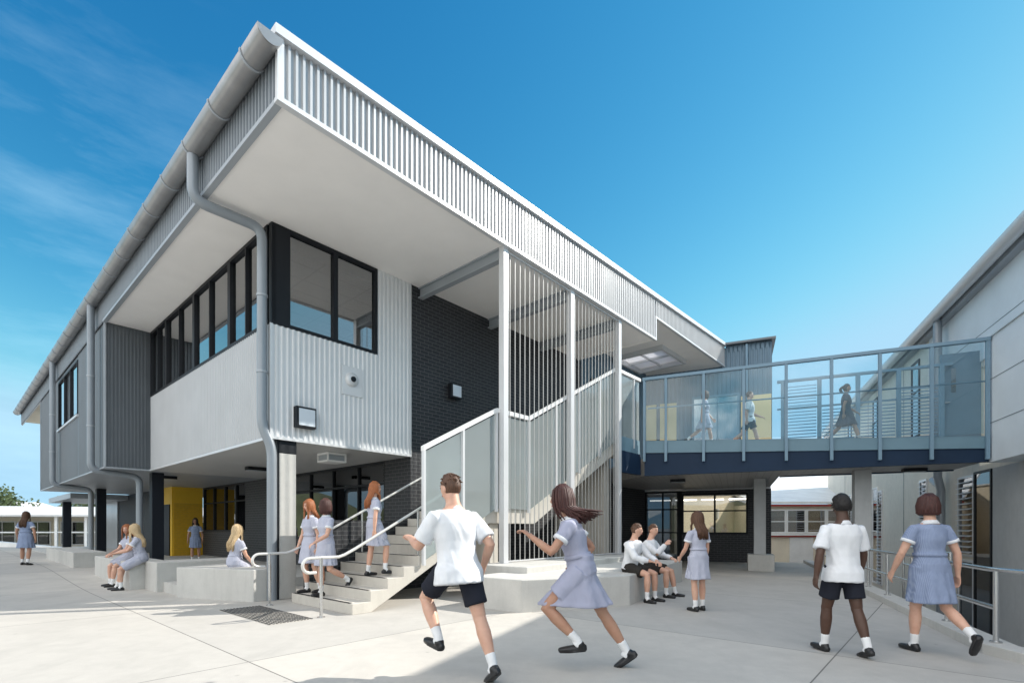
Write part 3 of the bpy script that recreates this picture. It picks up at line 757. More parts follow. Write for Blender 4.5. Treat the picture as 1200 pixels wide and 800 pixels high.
# return along the building (towards the stair)
b.build('edge_beam', M['navy'], br)
b = MB(fm); b.box(8.3, 9.55, -2.62, -2.5, 2.9, 3.5); b.build('edge_beam', M['navy'], br)
b = MB(fb)
b.prism([(p0, s0+.17), (1.25, s0+.17), (1.25, 21.45), (-4.6, 21.45), (-3.8, 17)], 2.90, 3.40)
b.box(1.25, p1, s0+.17, s1-.17, 2.9, 3.3)
b.build('deck', M['bridgesoffit'], br)
b = MB(fb)
b.hexa([(p0+.0,s0,zb_t(p0)),(p1,s0,zb_t(p1)),(p1,s0+.03,zb_t(p1)),(p0,s0+.03,zb_t(p0)),(p0,s0,zband(p0)),(p1,s0,zband(p1)),(p1,s0+.03,zband(p1)),(p0,s0+.03,zband(p0))])
b.build('side_panel', M['bandblue'], br)
b = MB(fm); b.box(8.2, 9.53, -2.60, -2.57, 3.5, 3.9); b.build('side_panel', M['bandblue'], br)
pp = [-1.79+1.0155*k for k in range(8)]
for p_ in [p0+.03]+pp[:-1]+[5.33]:
    b = MB(fb); b.box(p_-.035, p_+.035, s0-.08, s0-.004, zb_t(p_)-.26, 5.64); b.build('post', M['bluegrey'], br)
b = MB(fb); b.box(p0-.02, p1, s0-.09, s0+.02, 5.64, 5.72); b.build('top_rail', M['bluegrey'], br)
for a, c in zip([p0]+pp, pp):
    b = MB(fb); b.box(a+.05, c-.05, s0-.03, s0-.02, (zband(a)+.0), 5.63); b.build('glass_panel', M['fritblue'], br)
b = MB(fb); b.tube([(p0+.1, s0+.1, 4.85), (p1, s0+.1, 4.75)], .02, 8); b.build('handrail', M['bluegrey'], br)
# far side of the bridge: posts, rails and louvres
for k in range(5):
    p_ = 1.35+.95*k
    b = MB(fb); b.box(p_-.05, p_+.05, s1-.1, s1, 3.3, 5.72); b.build('post', M['bluegrey'], br)
b = MB(fb); b.box(1.2, p1, s1-.1, s1, 5.72, 5.79); b.box(1.2, 5.2, s1-.07, s1-.03, 4.9, 4.95); b.build('back_rail', M['bluegrey'], br)
for k, zt_ in enumerate((5.60, 4.85, 4.85, 5.2)):
    b = MB(fb); z = 3.55
    while z < zt_:
        b.hexa([(1.42+.95*k, s1-.07, z), (2.22+.95*k, s1-.07, z), (2.22+.95*k, s1-.02, z+.03), (1.42+.95*k, s1-.02, z+.03), (1.42+.95*k, s1-.07, z+.012), (2.22+.95*k, s1-.07, z+.012), (2.22+.95*k, s1-.02, z+.042), (1.42+.95*k, s1-.02, z+.042)])
        z += .095
    b.build('louvre_panel', M['bluegrey'], br)
b = MB(fb); b.box(5.15, 6.0, s1, s1+.08, 3.4, 6.05); dd = b.build('door', M['doorbl'], br)
b = MB(fb); b.box(5.37, 5.47, s1-.01, s1-.002, 5.0, 5.65); sub(b, 'vision_panel', M['glass'], dd, br)
b = MB(fb); b.box(5.22, 5.34, s1-.05, s1-.002, 4.72, 4.75); sub(b, 'handle', M['steel'], dd, br)
for (a, s_, z0_, w_) in ((.58, 17.65, .51, .17), (2.98, 16.1, -1.5, .19)):
    b = MB(fb); b.box(a, a+w_*2, s_, s_+w_*2, z0_, 2.9); b.build('column', M['greywall'], br, bevel=.01)
# ================================================================== RIGHT BUILDING
rt = thing('panel_building', 'pale panelled building with round gutter and louvred windows on the right', 'building', fb(6, 20, -1.5))
wp = 6.0
b = MB(fb); b.box(wp, wp+.3, 17.3, 41, -1.5, 7.75); b.box(wp, wp+.3, 2, 17.3, 5.6, 7.75); b.box(wp, wp+.3, 2, 17.3, -1.5, 3)
b.build('wall', M['tanwall'], rt)
b = MB(fb); b.box(wp-.03, wp-.001, 2, 21.0, 5.75, 7.7); b.build('wall_panel', M['bluepanel'], rt)
b = MB(fb); b.box(wp-.04, wp-.001, 2, 16.45, -1.49, 2.85); b.build('wall_panel', M['greywall'], rt)
b = MB(fb); b.box(5.4, wp+.2, 4, 15.17, 2.86, 5.72); b.box(5.42, 5.98, 15.17, 15.2, 2.9, 5.7); b.build('lobby_wall', M['bluepanel'], rt)
b = MB(fb); b.box(5.36, 6.0, 3.98, 15.2, 5.72, 5.76); b.build('lobby_capping', M['trim'], rt)
b = MB(fb)
for z in (3.75, 4.75): b.box(5.393, 5.398, 4, 15.17, z, z+.012)
for z in (6.45,): b.box(wp-.036, wp-.031, 2, 20.9, z, z+.014)
b.build('panel_joint', M['slate'], rt)
b = MB(fb); b.box(5.45, 20, 1.5, 41.3, 7.78, 7.86); b.build('roof', M['white'], rt)
b = MB(fb); gc2 = (5.58, 7.82); g2 = .18
prof = [(gc2[0]+g2*math.cos(a), gc2[1]+g2*math.sin(a)) for a in [math.pi+math.pi*k/14 for k in range(15)]]
b.side(prof, 1.5, 41.4); b.build('gutter', M['trim'], rt, smooth=True)
b = MB(fb); b.box(5.76, wp, 1.5, 41, 7.62, 7.76); b.build('eaves_lining', M['greysteel'], rt)
b = MB(fb); b.tube([(5.7, 19.3, 7.7), (5.7, 19.3, 2.9), (5.78, 19.3, 2.5), (5.78, 19.3, -1.5)], .11, 16); b.build('downpipe', M['pipe'], rt, smooth=True)
b = MB(fb); b.tube([(5.75, 19.3, 2.62), (5.75, 19.9, 2.85)], .1, 12); b.build('downpipe', M['greysteel'], rt, smooth=True)
def louvre(a0, a1, z0, z1):
    o = window(rt, fb, 'b', a0, a1, wp-.05, z0, z1, [], .06, .05, 'trim', 'glassdark')
    bb = MB(fb); z = z0+.1
    while z < z1-.1: bb.hexa([(wp-.12,a0+.05,z),(wp-.05,a0+.05,z+.03),(wp-.05,a1-.05,z+.03),(wp-.12,a1-.05,z),(wp-.12,a0+.05,z+.012),(wp-.05,a0+.05,z+.042),(wp-.05,a1-.05,z+.042),(wp-.12,a1-.05,z+.012)]); z += .15
    sub(bb, 'louvre_blades', M['trim'], o, rt)
window(rt, fb, 'b', 16.5, 17.5, wp-.06, -1.45, 2.85, [], .06, .05, 'black', 'glassdark', trans=(.3,))
louvre(17.55, 18.6, .55, 2.8)
window(rt, fb, 'b', 17.55, 18.6, wp-.05, -1.4, .45, [], .06, .05, 'trim', 'glassdark')
for k in range(3):
    a = 21.2+k*5.6
    louvre(a, a+.7, 1.6 if k == 0 else -1.2, 3.0)
    window(rt, fb, 'b', a+.75, a+1.6, wp-.05, 4.6, 7.3, [], .06, .05, 'black', 'glass', trans=(6.2,))
    if k: window(rt, fb, 'b', a+.75, a+1.7, wp-.05, -1.2, 3.2, [], .06, .05, 'white', 'glass', trans=(1.2,))
    bb = MB(fb); bb.box(wp-.012, wp-.002, a+2.6, a+2.63, -1.4, 7.6); bb.build('panel_joint', M['slate'], rt)
# ================================================================== RAILING
rl = thing('steel_railing', 'stainless steel two-rail barrier standing on the kerb at right', 'railing', fb(2.6, 10, .1))
ss = [7.1, 8.47, 9.88, 11.3, 12.75, 14.2, 15.65, 17.1, 18.55, 20.0]
for s_ in ss:
    b = MB(fb); b.tube([(2.6, s_, .10), (2.6, s_, .88)], .026, 12); b.tube([(2.6, s_, .105), (2.6, s_, .12)], .055, 14); b.build('post', M['steel'], rl, smooth=True)
for z in (.89, .48):
    b = MB(fb)
    pts = [(2.6, 20.05, z), (2.6, 7.3, z), (2.63, 7.1, z), (2.72, 6.9, z), (5.0, 1.75, z)] if z > .6 else [(2.6, 20.0, z), (2.6, 7.1, z)]
    b.tube(pts, .026, 12)
    if z < .6: b.tube([(2.75, 6.85, z), (5.0, 1.75, z)], .026, 12)
    b.build('rail', M['steel'], rl, smooth=True)
b = MB(fb)
b.tube([(3.9, 12.5, -.3), (3.9, 12.5, .85), (3.9, 15.5, .9), (3.9, 15.5, -.3)], .024, 10); b.tube([(3.9, 12.5, .4), (3.9, 15.5, .45)], .024, 10)
for s_ in (12.5, 14, 15.5): b.tube([(3.9, s_, -1.5), (3.9, s_, -.2)], .024, 10)
o = b.build('ramp_handrail', M['steel'], smooth=True); tag(o, 'steel handrail of the lower ramp beyond the kerb', 'handrail')
# ================================================================== FITTINGS
def flood(name, label, frame, e_, z, w, gp='square wall floodlights'):
    t = thing(name, label, 'wall light', frame(e_, 0, z), gp)
    b = MB(frame); b.box(e_-w/2, e_+w/2, -.16, -.03, z-w/2, z+w/2); b.box(e_-.05, e_+.05, -.04, -.0, z-.05, z+.05); b.build('housing', M['black'], t, bevel=.01)
    b = MB(frame); b.box(e_-w/2+.05, e_+w/2-.03, -.168, -.161, z-w/2+.04, z+w/2-.04); b.build('lens', M['lens'], t)
flood('wall_floodlight', 'square floodlight on the corrugated cladding above the stair', fm, .60, 3.47, .40)
flood('wall_floodlight', 'square floodlight on the dark brick wall', fm, 4.50, 4.78, .36)
t = thing('wall_speaker', 'round horn speaker on a flat plate under the corner window', 'speaker', fm(1.64, 0, 4.45))
b = MB(fm); b.box(1.42, 1.90, -.035, -.004, 4.12, 4.72); b.build('back_plate', M['silverw'], t)
b = MB(fm); b.tube([(1.64, -.036, 4.45), (1.64, -.07, 4.45), (1.64, -.1, 4.45)], [.15, .14, .10], 20); b.build('housing', M['trim'], t, smooth=True)
b = MB(fm); b.tube([(1.64, -.101, 4.45), (1.64, -.12, 4.45)], [.06, .055], 16); b.build('horn', M['black'], t, smooth=True)
def slight(label, frame, a, bb_, z, la, lb):
    t = thing('ceiling_light', label, 'ceiling light', frame(a, bb_, z), 'black soffit lights')
    b = MB(frame); b.box(a-la/2, a+la/2, bb_-lb/2, bb_+lb/2, z-.09, z); b.build('housing', M['black'], t, bevel=.01)
    b = MB(frame); b.box(a-la/2+.03, a+la/2-.03, bb_-lb/2+.03, bb_+lb/2-.03, z-.096, z-.091); b.build('diffuser', M['lens'], t)
slight('black ceiling light left of the corner column under the upper floor', fm, 1.66, 4.8, 3.0, .55, .22)
slight('black ceiling light under the left end of the footbridge', fb, -1.64, 16.8, 2.895, .45, .22)
slight('black ceiling light under the right end of the footbridge', fb, 4.3, 16.2, 2.895, .5, .25)
slight('black ceiling light above the far girl near the yellow wall', fm, .75, 9.4, 3.0, .5, .2)
t = thing('ceiling_speaker_box', 'white louvred box fixed under the soffit beside the corner column', 'vent', fm(1.75, .9, 3.0))
b = MB(fm); b.box(1.5, 1.95, .7, 1.15, 2.96, 3.0); b.box(1.5, 1.95, .7, 1.15, 2.80, 2.835)
for (x, y) in ((1.5,.7),(1.92,.7),(1.5,1.12),(1.92,1.12)): b.box(x, x+.03, y, y+.03, 2.835, 2.96)
b.build('frame', M['white'], t)
b = MB(fm); b.box(1.53, 1.92, .73, 1.12, 2.84, 2.955); b.build('grille', M['greysteel'], t)
# ================================================================== BACKGROUND
dg = thing('classroom_block', 'low cream classroom building with red trim and white-framed windows beyond the bridge', 'building', (17, 30, -1.5))
b = MB(); b.box(14.5, 26, 30, 36, -1.5, 2.75); b.build('wall', M['cream'], dg)
b = MB(); b.hexa([(14.4,29.7,2.76),(26.1,29.7,2.76),(26.1,42,5.7),(14.4,42,5.7),(14.4,29.7,2.9),(26.1,29.7,2.9),(26.1,42,5.85),(14.4,42,5.85)]); rr = b.build('roof', M['white'], dg)
b = MB(); b.box(14.4, 26.1, 29.75, 29.8, 2.62, 2.74); b.box(14.4, 26.1, 29.85, 29.99, .80, .88); b.build('red_trim', M['red'], dg)
b = MB(); b.box(14.4, 26.1, 29.8, 29.99, .89, 1.0); b.build('window_sill', M['white'], dg)
for k in range(5):
    window(dg, fw, 'a', 15.2+k*1.2, 16.38+k*1.2, 29.9, 1.02, 2.45, [], .08, .12, 'white', 'glass', trans=(1.72,))
    b = MB(); b.box(15.25+k*1.2, 16.33+k*1.2, 29.985, 29.995, 1.1, 2.0); b.build('blind', M['orange'], dg)
b = MB(); b.box(16.6, 18.0, 29.93, 29.99, -1.4, .78); b.build('door', M['white'], dg)
# left far verandah building
lv = thing('verandah_building', 'long low building with pale metal roof and white verandah posts at far left', 'building', (-50, 48, -1.5))
def fl_(a, bb, z): return Vector((-62+a*.97+bb*(-.24), 40+a*.24+bb*.97, z))
b = MB(fl_); b.box(-20, 40, 6, 14, -1.5, 2.4); b.build('wall', M['cream'], lv)
b = MB(fl_); b.hexa([(-21,-.5,2.35),(41,-.5,2.35),(41,8,3.4),(-21,8,3.4),(-21,-.5,2.5),(41,-.5,2.5),(41,8,3.55),(-21,8,3.55)]); b.hexa([(-21,8,3.4),(41,8,3.4),(41,15,2.4),(-21,15,2.4),(-21,8,3.55),(41,8,3.55),(41,15,2.5),(-21,15,2.5)]); b.build('roof', M['metalroof'], lv)
for k in range(26):
    b = MB(fl_); b.box(-20+k*2.3, -19.8+k*2.3, 0, .2, -1.5, 2.35); b.build('post', M['white'], lv)
b = MB(fl_); b.box(-20, 40, 0.05, .15, -.5, -.42); b.box(-20, 40, .05, .15, .9, 1.0); b.build('rail', M['white'], lv)
for k in range(20):
    window(lv, fl_, 'a', -19+k*2.9, -16.9+k*2.9, 5.88, -.4, 2.0, [-18+k*2.9], .1, .12, 'white', 'glassdark', trans=(.8,))
# near ramp with white kerbs
b = MB(); b.hexa([(-40,31,-.4),(-24,29,-.4),(-24,29.4,-.4),(-40,31.4,-.4),(-40,31,1.25),(-24,29,.0),(-24,29.4,.0),(-40,31.4,1.25)])
o = b.build('ramp_wall', M['white']); tag(o, 'white sloping ramp wall beside the far verandah building', 'wall')
for (x, y, w, h, lab) in ((-88, 85, 12, 4.2, 'pale roofed house at the far left edge behind the verandah building'), (-68, 88, 9, 3.6, 'small grey-roofed house right of the other distant house')):
    t = thing('house', lab, 'house', (x, y, -1.5), 'distant houses')
    b = MB(); b.box(x-w/2, x+w/2, y, y+8, -1.5, h); b.build('wall', M['cream'], t)
    b = MB(); b.add([(x-w/2-.5,y-.5,h),(x+w/2+.5,y-.5,h),(x+w/2+.5,y+8.5,h),(x-w/2-.5,y+8.5,h),(x-w/2+2,y+4,h+1.7),(x+w/2-2,y+4,h+1.7)], [(0,1,5,4),(1,2,5),(2,3,4,5),(3,0,4),(0,3,2,1)]); b.build('roof', M['metalroof'], t)
    b = MB(); 
    for k in range(3): b.box(x-w/2+1+k*w/3.3, x-w/2+2.2+k*w/3.3, y-.05, y, .6, 2.4)
    b.build('window', M['black'], t)
def tree(x, y, h, w, lab):
    t = thing('tree', lab, 'tree', (x, y, -1.5), 'distant trees')
    b = MB(); b.tube([(x,y,-1.5),(x+.1,y,h*.4),(x,y,h*.75)], [.3,.2,.08], 8)
    for k in range(5):
        a = k*1.25; b.tube([(x,y,h*.4),(x+w*.3*math.cos(a),y+w*.3*math.sin(a),h*.75)], [.12,.04], 6)
    b.build('trunk', M['bark'], t)
    c = MB(); rnd = random.Random(int(x*13+y))
    clumps = [(x+rnd.uniform(-1,1)*w*.38, y+rnd.uniform(-1,1)*w*.38, h*rnd.uniform(.5,.98), rnd.uniform(.14,.26)*w) for _ in range(16)]
    for (cx_, cy_, cz_, r_) in clumps:
        for _ in range(90):
            d = Vector((rnd.gauss(0,1), rnd.gauss(0,1), rnd.gauss(0,.7))).normalized()*r_*rnd.uniform(.4,1.05)
            q = Vector((cx_, cy_, cz_))+d; s_ = rnd.uniform(.12, .3)
            u = Vector((rnd.gauss(0,1), rnd.gauss(0,1), rnd.gauss(0,1))).normalized()*s_; v = u.orthogonal().normalized()*s_*.6
            c.add([tuple(q-u), tuple(q+v), tuple(q+u), tuple(q-v)], [(0,1,2,3)])
    c.build('crown', M['leaf'], t, fix=False)
tree(-78, 76, 7.0, 7, 'olive green tree at the far left edge behind the low roofs')
tree(-58, 68, 5.3, 6, 'low round tree just right of the walking girl, behind the far roof')
tree(-97, 95, 8.0, 8, 'distant tree behind the pale roofed house')

b = MB(); K_ = 72; pts = []; fcs = []  # unseen hill ring added behind the viewer to darken reflections in the glass
for i in range(K_+1):
    a = R(150+240*i/K_); h = 7+4*noise.noise(Vector((i*.35, 0, 0)))+2.5*noise.noise(Vector((i*1.3, 3, 0)))
    for (rr, z) in ((70, -1.6), (78, h*.7), (90, h), (120, -1.6)):
        pts.append((rr*math.cos(a), rr*math.sin(a), z))
for i in range(K_):
    for j in range(3): fcs.append((i*4+j, i*4+4+j, i*4+5+j, i*4+1+j))
b.add(pts, fcs); tag(b.build('reflection_hills', M['grass'], smooth='all'), kind='structure')
# ================================================================== PEOPLE
def remesh(mb, voxel, smooth_it=2, wr=0, wscale=8):
    me = bpy.data.meshes.new('tmp'); me.from_pydata([tuple(v) for v in mb.v], [], mb.f)
    o = bpy.data.objects.new('tmp', me); COL.objects.link(o)
    m = o.modifiers.new('r', 'REMESH'); m.mode = 'VOXEL'; m.voxel_size = voxel; m.use_smooth_shade = True
    if smooth_it:
        s = o.modifiers.new('s', 'SMOOTH'); s.factor = .5; s.iterations = smooth_it
    dg = bpy.context.evaluated_depsgraph_get(); dg.update()
    me2 = bpy.data.meshes.new_from_object(o.evaluated_get(dg))
    bpy.data.objects.remove(o); bpy.data.meshes.remove(me)
    if wr:
        ns = [v.normal.copy() for v in me2.vertices]
        for v, n_ in zip(me2.vertices, ns):
            q = Vector((v.co.x*wscale, v.co.y*wscale, v.co.z*wscale*.55))
            v.co += n_*wr*(noise.noise(q)+.45*noise.noise(q*2.3)+.8*(.5-abs(noise.noise(Vector((q.x*1.6+q.z*.8, q.y*1.6, q.z*1.3+q.x*.7))))))
    for p in me2.polygons: p.use_smooth = True
    return me2
def linkme(name, me, m, parent):
    me.name = name; me.materials.clear(); me.materials.append(m)
    o = bpy.data.objects.new(name, me); COL.objects.link(o); o.parent = parent; return o
def rx(v, a, c=Vector((0,0,0))):      # rotate forward (towards +y) about x through c
    d = v-c; ca, sa = math.cos(a), math.sin(a)
    return c+Vector((d.x, d.y*ca+d.z*sa, -d.y*sa+d.z*ca))
def rzv(v, a): return Vector((v.x*math.cos(a)-v.y*math.sin(a), v.x*math.sin(a)+v.y*math.cos(a), v.z))
def head_fn(q, d):
    z = d.z
    if z < 0:
        q.x *= 1-.30*(-z)**1.5; 
        if d.y < 0: q.y *= 1-.35*(-z)
        else: q.y *= 1-.10*(-z)
    if d.y > 0:
        q.y -= .004*d.y
        nx = math.exp(-(q.x/.011)**2); q.y += .017*nx*math.exp(-((q.z+.022)/.018)**2)*d.y
        q.y += .007*nx*math.exp(-((q.z)/.02)**2)
        for s in (-1, 1): q.y -= .007*math.exp(-((q.x-s*.030)/.014)**2-((q.z-.008)/.011)**2)
        q.y += .004*math.exp(-(q.x/.022)**2-((q.z+.058)/.010)**2)
        q.y += .006*math.exp(-(q.x/.02)**2-((q.z+.095)/.014)**2)
    return q
PC = [0]
def person(label, loc, face, H, legs, arms, outfit, skin, hair, lean=0, twist=0, seat=None, head=(0,0), female=True, voxel=.009,
           hairlen=.3, hairstyle='long', wind=(0,0,0), build=1.0, zfoot=0, group='students in school uniform', hem=-.36):
    k = H/1.70
    root = thing('person', label, 'person', loc, group, math.atan2(-face[0], face[1]))
    sw = .165 if female else .185
    hx = .088
    hip = Vector((0,0,0))
    # legs: (hip flex, knee flex, abd, foot pitch)
    def legchain(s, L):
        a, kn, ab, fp = [R(x) for x in L]
        h = Vector((s*hx, 0, 0))
        kne = h+Vector((s*math.sin(ab), math.sin(a)*math.cos(ab), -math.cos(a)*math.cos(ab)))*.425
        b2 = a-kn
        ank = kne+Vector((s*math.sin(ab)*.3, math.sin(b2), -math.cos(b2)))*.40
        fd = Vector((s*.12, math.cos(fp), -math.sin(fp))).normalized()
        return h, kne, ank, fd, b2
    if seat is not None:      # set the thighs so that the soles meet the ground
        base_ = seat/k+.085; zg = terrain(loc[0], loc[1]) if not zfoot else zfoot
        fixed = []
        for (a_, kn_, ab_, fp_) in legs:
            b2_ = R(a_-kn_); ca_ = (base_-.078-.40*math.cos(b2_)-(zg-loc[2])/k)/.425
            a2_ = math.degrees(math.acos(max(-.35, min(.6, ca_)))); fixed.append((a2_, a2_-(a_-kn_), ab_, 0))
        legs = fixed
    LG = [legchain(1, legs[0]), legchain(-1, legs[1])]
    if seat is None:
        low = min(min(g[2].z-.085, (g[2]+g[3]*.15).z-.05, g[2].z-.085) for g in LG)
        base = -low
    else: base = seat/k+.085
    off = Vector((0, 0, base))
    ln = R(lean); tw = R(twist)
    def T(x, y, z):   # torso point
        v = Vector((x, y, z)); f = min(1, max(0, z/.4)); v = rzv(v, tw*f); v = rx(v, ln); return v+off
    def S(v): return v*k
    body = MB(); vx = voxel
    W = build
    if female: rings = [(-.09,.085,.075,0),(-.03,.150,.112,-.01),(.04,.152,.112,-.008),(.13,.122,.088,0),(.20,.118,.088,.004),(.29,.138,.108,.012),(.36,.140,.098,.006),(.42,.136,.080,0),(.47,.092,.062,-.004),(.50,.060,.054,-.004),(.53,.048,.050,.0),(.60,.047,.050,.010)]
    else: rings = [(-.09,.085,.075,0),(-.03,.142,.110,-.01),(.04,.142,.108,-.005),(.13,.134,.096,0),(.20,.140,.098,.004),(.29,.158,.112,.008),(.36,.164,.108,.004),(.42,.158,.088,0),(.472,.115,.068,-.004),(.505,.070,.060,-.004),(.54,.056,.058,.0),(.61,.054,.056,.010)]
    lat = rzv(Vector((1,0,0)), tw*.6)
    body.tube([S(T(0, y, z)) for z, a, c, y in rings], [(a*k*W, c*k*W) for z, a, c, y in rings], 24, lat=lat)
    # head
    hy, hp = R(head[0]), R(head[1])
    hc = T(0, .022, .664)
    def HT(v):      # head local to body
        v = rx(v, hp+ln*.3); v = rzv(v, hy+tw); return S(v+hc)
    tmp = MB(lambda x, y, z: HT(Vector((x, y, z)))); tmp.ball((0,0,0), (.074,.094,.118), 48, 36, head_fn)
    for s in (-1, 1): tmp.ball((s*.074, -.008, -.008), (.010,.018,.030), 10, 8)
    body.v += tmp.v; o_ = len(body.v)-len(tmp.v); body.f += [[i+o_ for i in f] for f in tmp.f]
    shoes = MB(); socks = MB()
    for s, g in zip((1,-1), LG):
        h, kne, ank, fd, b2 = g
        h, kne, ank = h+off, kne+off, ank+off
        def lp(a, b_, t): return a+(b_-a)*t
        calf_back = Vector((0,-1,0))
        pts = [h+Vector((0,0,.05)), lp(h,kne,.12), lp(h,kne,.4), lp(h,kne,.75), lp(h,kne,.95), kne+Vector((0,.004,0)), lp(kne,ank,.1), lp(kne,ank,.3), lp(kne,ank,.5), lp(kne,ank,.75), lp(kne,ank,.93), ank+Vector((0,0,-.02))]
        rr_ = [.07,.086,.078,.061,.053,.052,.050,.056,.051,.038,.032,.034]
        ww = (1.0 if female else 1.02)*(.6+.4*W)
        body.tube([S(p) for p in pts], [r_*k*ww for r_ in rr_], 18)
        # sock
        p2 = [lp(kne,ank,.72), lp(kne,ank,.76), lp(kne,ank,.95), ank, ank+fd*.03-Vector((0,0,.03))]
        socks.tube([S(p) for p in p2], [.040*k,.042*k,.037*k,.040*k,.040*k], 14)
        # shoe : heel -> toe
        up = Vector((0,0,1)); 
        dn = (up - fd*up.dot(fd)).normalized()*-1
        hl = ank+dn*.052-fd*.055
        sp = [hl-fd*.008, hl+fd*.02, hl+fd*.09, hl+fd*.16, hl+fd*.215, hl+fd*.24]
        shoes.tube([S(p) for p in sp], [(.022*k,.026*k),(.034*k,.036*k),(.037*k,.036*k),(.046*k,.029*k),(.038*k,.022*k),(.018*k,.013*k)], 14, lat=rzv(Vector((1,0,0)),0))
        shoes.tube([S(hl+fd*.01+dn*.022), S(hl+fd*.15+dn*.022), S(hl+fd*.23+dn*.018)], [(.036*k,.012*k),(.046*k,.011*k),(.032*k,.010*k)], 14, lat=Vector((1,0,0)))
        shoes.tube([S(ank+dn*.035-fd*.01), S(ank+dn*.005)], [.042*k, .040*k], 14)
    ARM = []
    for s, A in zip((1,-1), arms):
        swg, ab, el, inn = [R(x) for x in A[:4]]
        sh = T(s*sw, 0, .412)
        def dirv(a, b_): return rzv(Vector((s*math.sin(b_), math.sin(a)*math.cos(b_), -math.cos(a)*math.cos(b_))), tw)
        u = dirv(swg, ab); f = dirv(swg+el, -inn)
        elb = sh+u*.275; wr_ = elb+f*.235
        body.tube([S(p) for p in (T(s*sw*.5,0,.415), sh+Vector((0,0,-.005)), sh+u*.06, sh+u*.16, sh+u*.25, elb, elb+f*.05, elb+f*.12, wr_-f*.03, wr_, wr_+f*.02)],
                  [x*k*(.55+.45*W)*(1 if female else 1.12) for x in (.045,.052,.047,.041,.036,.035,.037,.034,.025,.023,.025)], 16)
        # hand
        lat_h = Vector((0,1,0)) if abs(f.z) > .6 else Vector((0,0,1))
        lat_h = rzv(lat_h, tw); lat_h = (lat_h - f*lat_h.dot(f)).normalized()
        nrm = f.cross(lat_h).normalized(); inward = rzv(Vector((-s,0,0)), tw)
        if nrm.dot(inward) < 0: nrm = -nrm
        if abs(f.z) <= .6: 
            nrm = Vector((0,0,-1)); nrm = (nrm - f*nrm.dot(f)).normalized(); lat_h = f.cross(nrm).normalized()
            if lat_h.dot(inward) < 0: lat_h = -lat_h
        body.tube([S(p) for p in (wr_-f*.01, wr_+f*.03, wr_+f*.07, wr_+f*.095)], [(.024*k,.017*k),(.037*k,.016*k),(.040*k,.014*k),(.036*k,.010*k)], 14, lat=lat_h)
        for j, (o2, L) in enumerate(((-.030,.060),(-.010,.072),(.010,.078),(.030,.070))):
            b0 = wr_+f*.08+lat_h*o2; c_ = .35+.06*j
            d1 = (f*math.cos(c_)+nrm*math.sin(c_)); d2 = (f*math.cos(c_*2.6)+nrm*math.sin(c_*2.6))
            body.tube([S(p) for p in (b0, b0+d1*L*.5, b0+d1*L*.5+d2*L*.55)], [.0088*k,.0082*k,.0068*k], 8)
        tb = wr_+f*.025+lat_h*.028; td = (f*.75+lat_h*.6+nrm*.25).normalized(); td2 = (f*.95+lat_h*.15+nrm*.3).normalized()
        body.tube([S(p) for p in (tb, tb+td*.035, tb+td*.035+td2*.032)], [.013*k,.010*k,.008*k], 8)
        ARM.append((sh, u, f, elb, wr_, s))
    linkme('body', remesh(body, vx*k, 2), M[skin], root)
    linkme('sock', remesh(socks, .009*k, 1), M['sock'], root); 
    linkme('shoe', remesh(shoes, .009*k, 1), M['shoe'], root)
    # face
    bw = MB(lambda x, y, z: HT(Vector((x, y, z))))
    em = MB(lambda x, y, z: HT(Vector((x, y, z))))
    for s in (-1, 1): em.ball((s*.030, .083, .008), (.0115,.006,.0065), 8, 6); bw.tube([(s*.017,.0885,.026),(s*.030,.0895,.031),(s*.045,.080,.026)], [.003,.0035,.002], 6)
    linkme('eyebrow', bake(bw), M[hair], root)
    linkme('eye', bake(em, HT), M['hairdk' if skin != 'skind' else 'hairbk'], root)
    lm = MB(lambda x, y, z: HT(Vector((x, y, z)))); lm.tube([(-.020,.082,-.058),(-.008,.0905,-.056),(.008,.0905,-.056),(.020,.082,-.058)], [.003,.0055,.0055,.003], 8)
    linkme('mouth', bake(lm, HT), M['lip'] if skin != 'skind' else M['skind'], root)
    # garments
    gv = .010*k
    def torso_tube(mb, rr, grow, seg=28, pleat=0, npl=16):
        mb.tube([S(T(0, y, z)) for z, a, c, y in rr], [((a+grow)*k*W, (c+grow)*k*W) for z, a, c, y in rr], seg, lat=lat)
    def sleeves(mb, ln_, r0, r1, cuff=None):
        for (sh, u, f, elb, wr_, s) in ARM:
            pts = [T(s*sw*.45, 0, .425), sh+Vector((0,0,-.004)), sh+u*.07, sh+u*(ln_*.6), sh+u*min(ln_, .27)]
            rs = [.048, r0, r0*1.02, (r0+r1)/2, r1]
            if ln_ > .3:
                pts = pts[:-1]+[elb, elb+f*.1, wr_-f*.01]; rs = [.055, .070, .066, .060, .055, .048, .040]
            mb.tube([S(p) for p in pts], [q*k for q in rs], 18)
            if cuff is not None and ln_ <= .3:
                a = sh+u*(ln_-.028); c_ = sh+u*(ln_+.004)
                cuff.tube([S(a), S(c_)], [(r1+.0055)*k, (r1+.006)*k], 20)
    cuffm = MB(); col_ = MB()
    nk = rings[8:10]
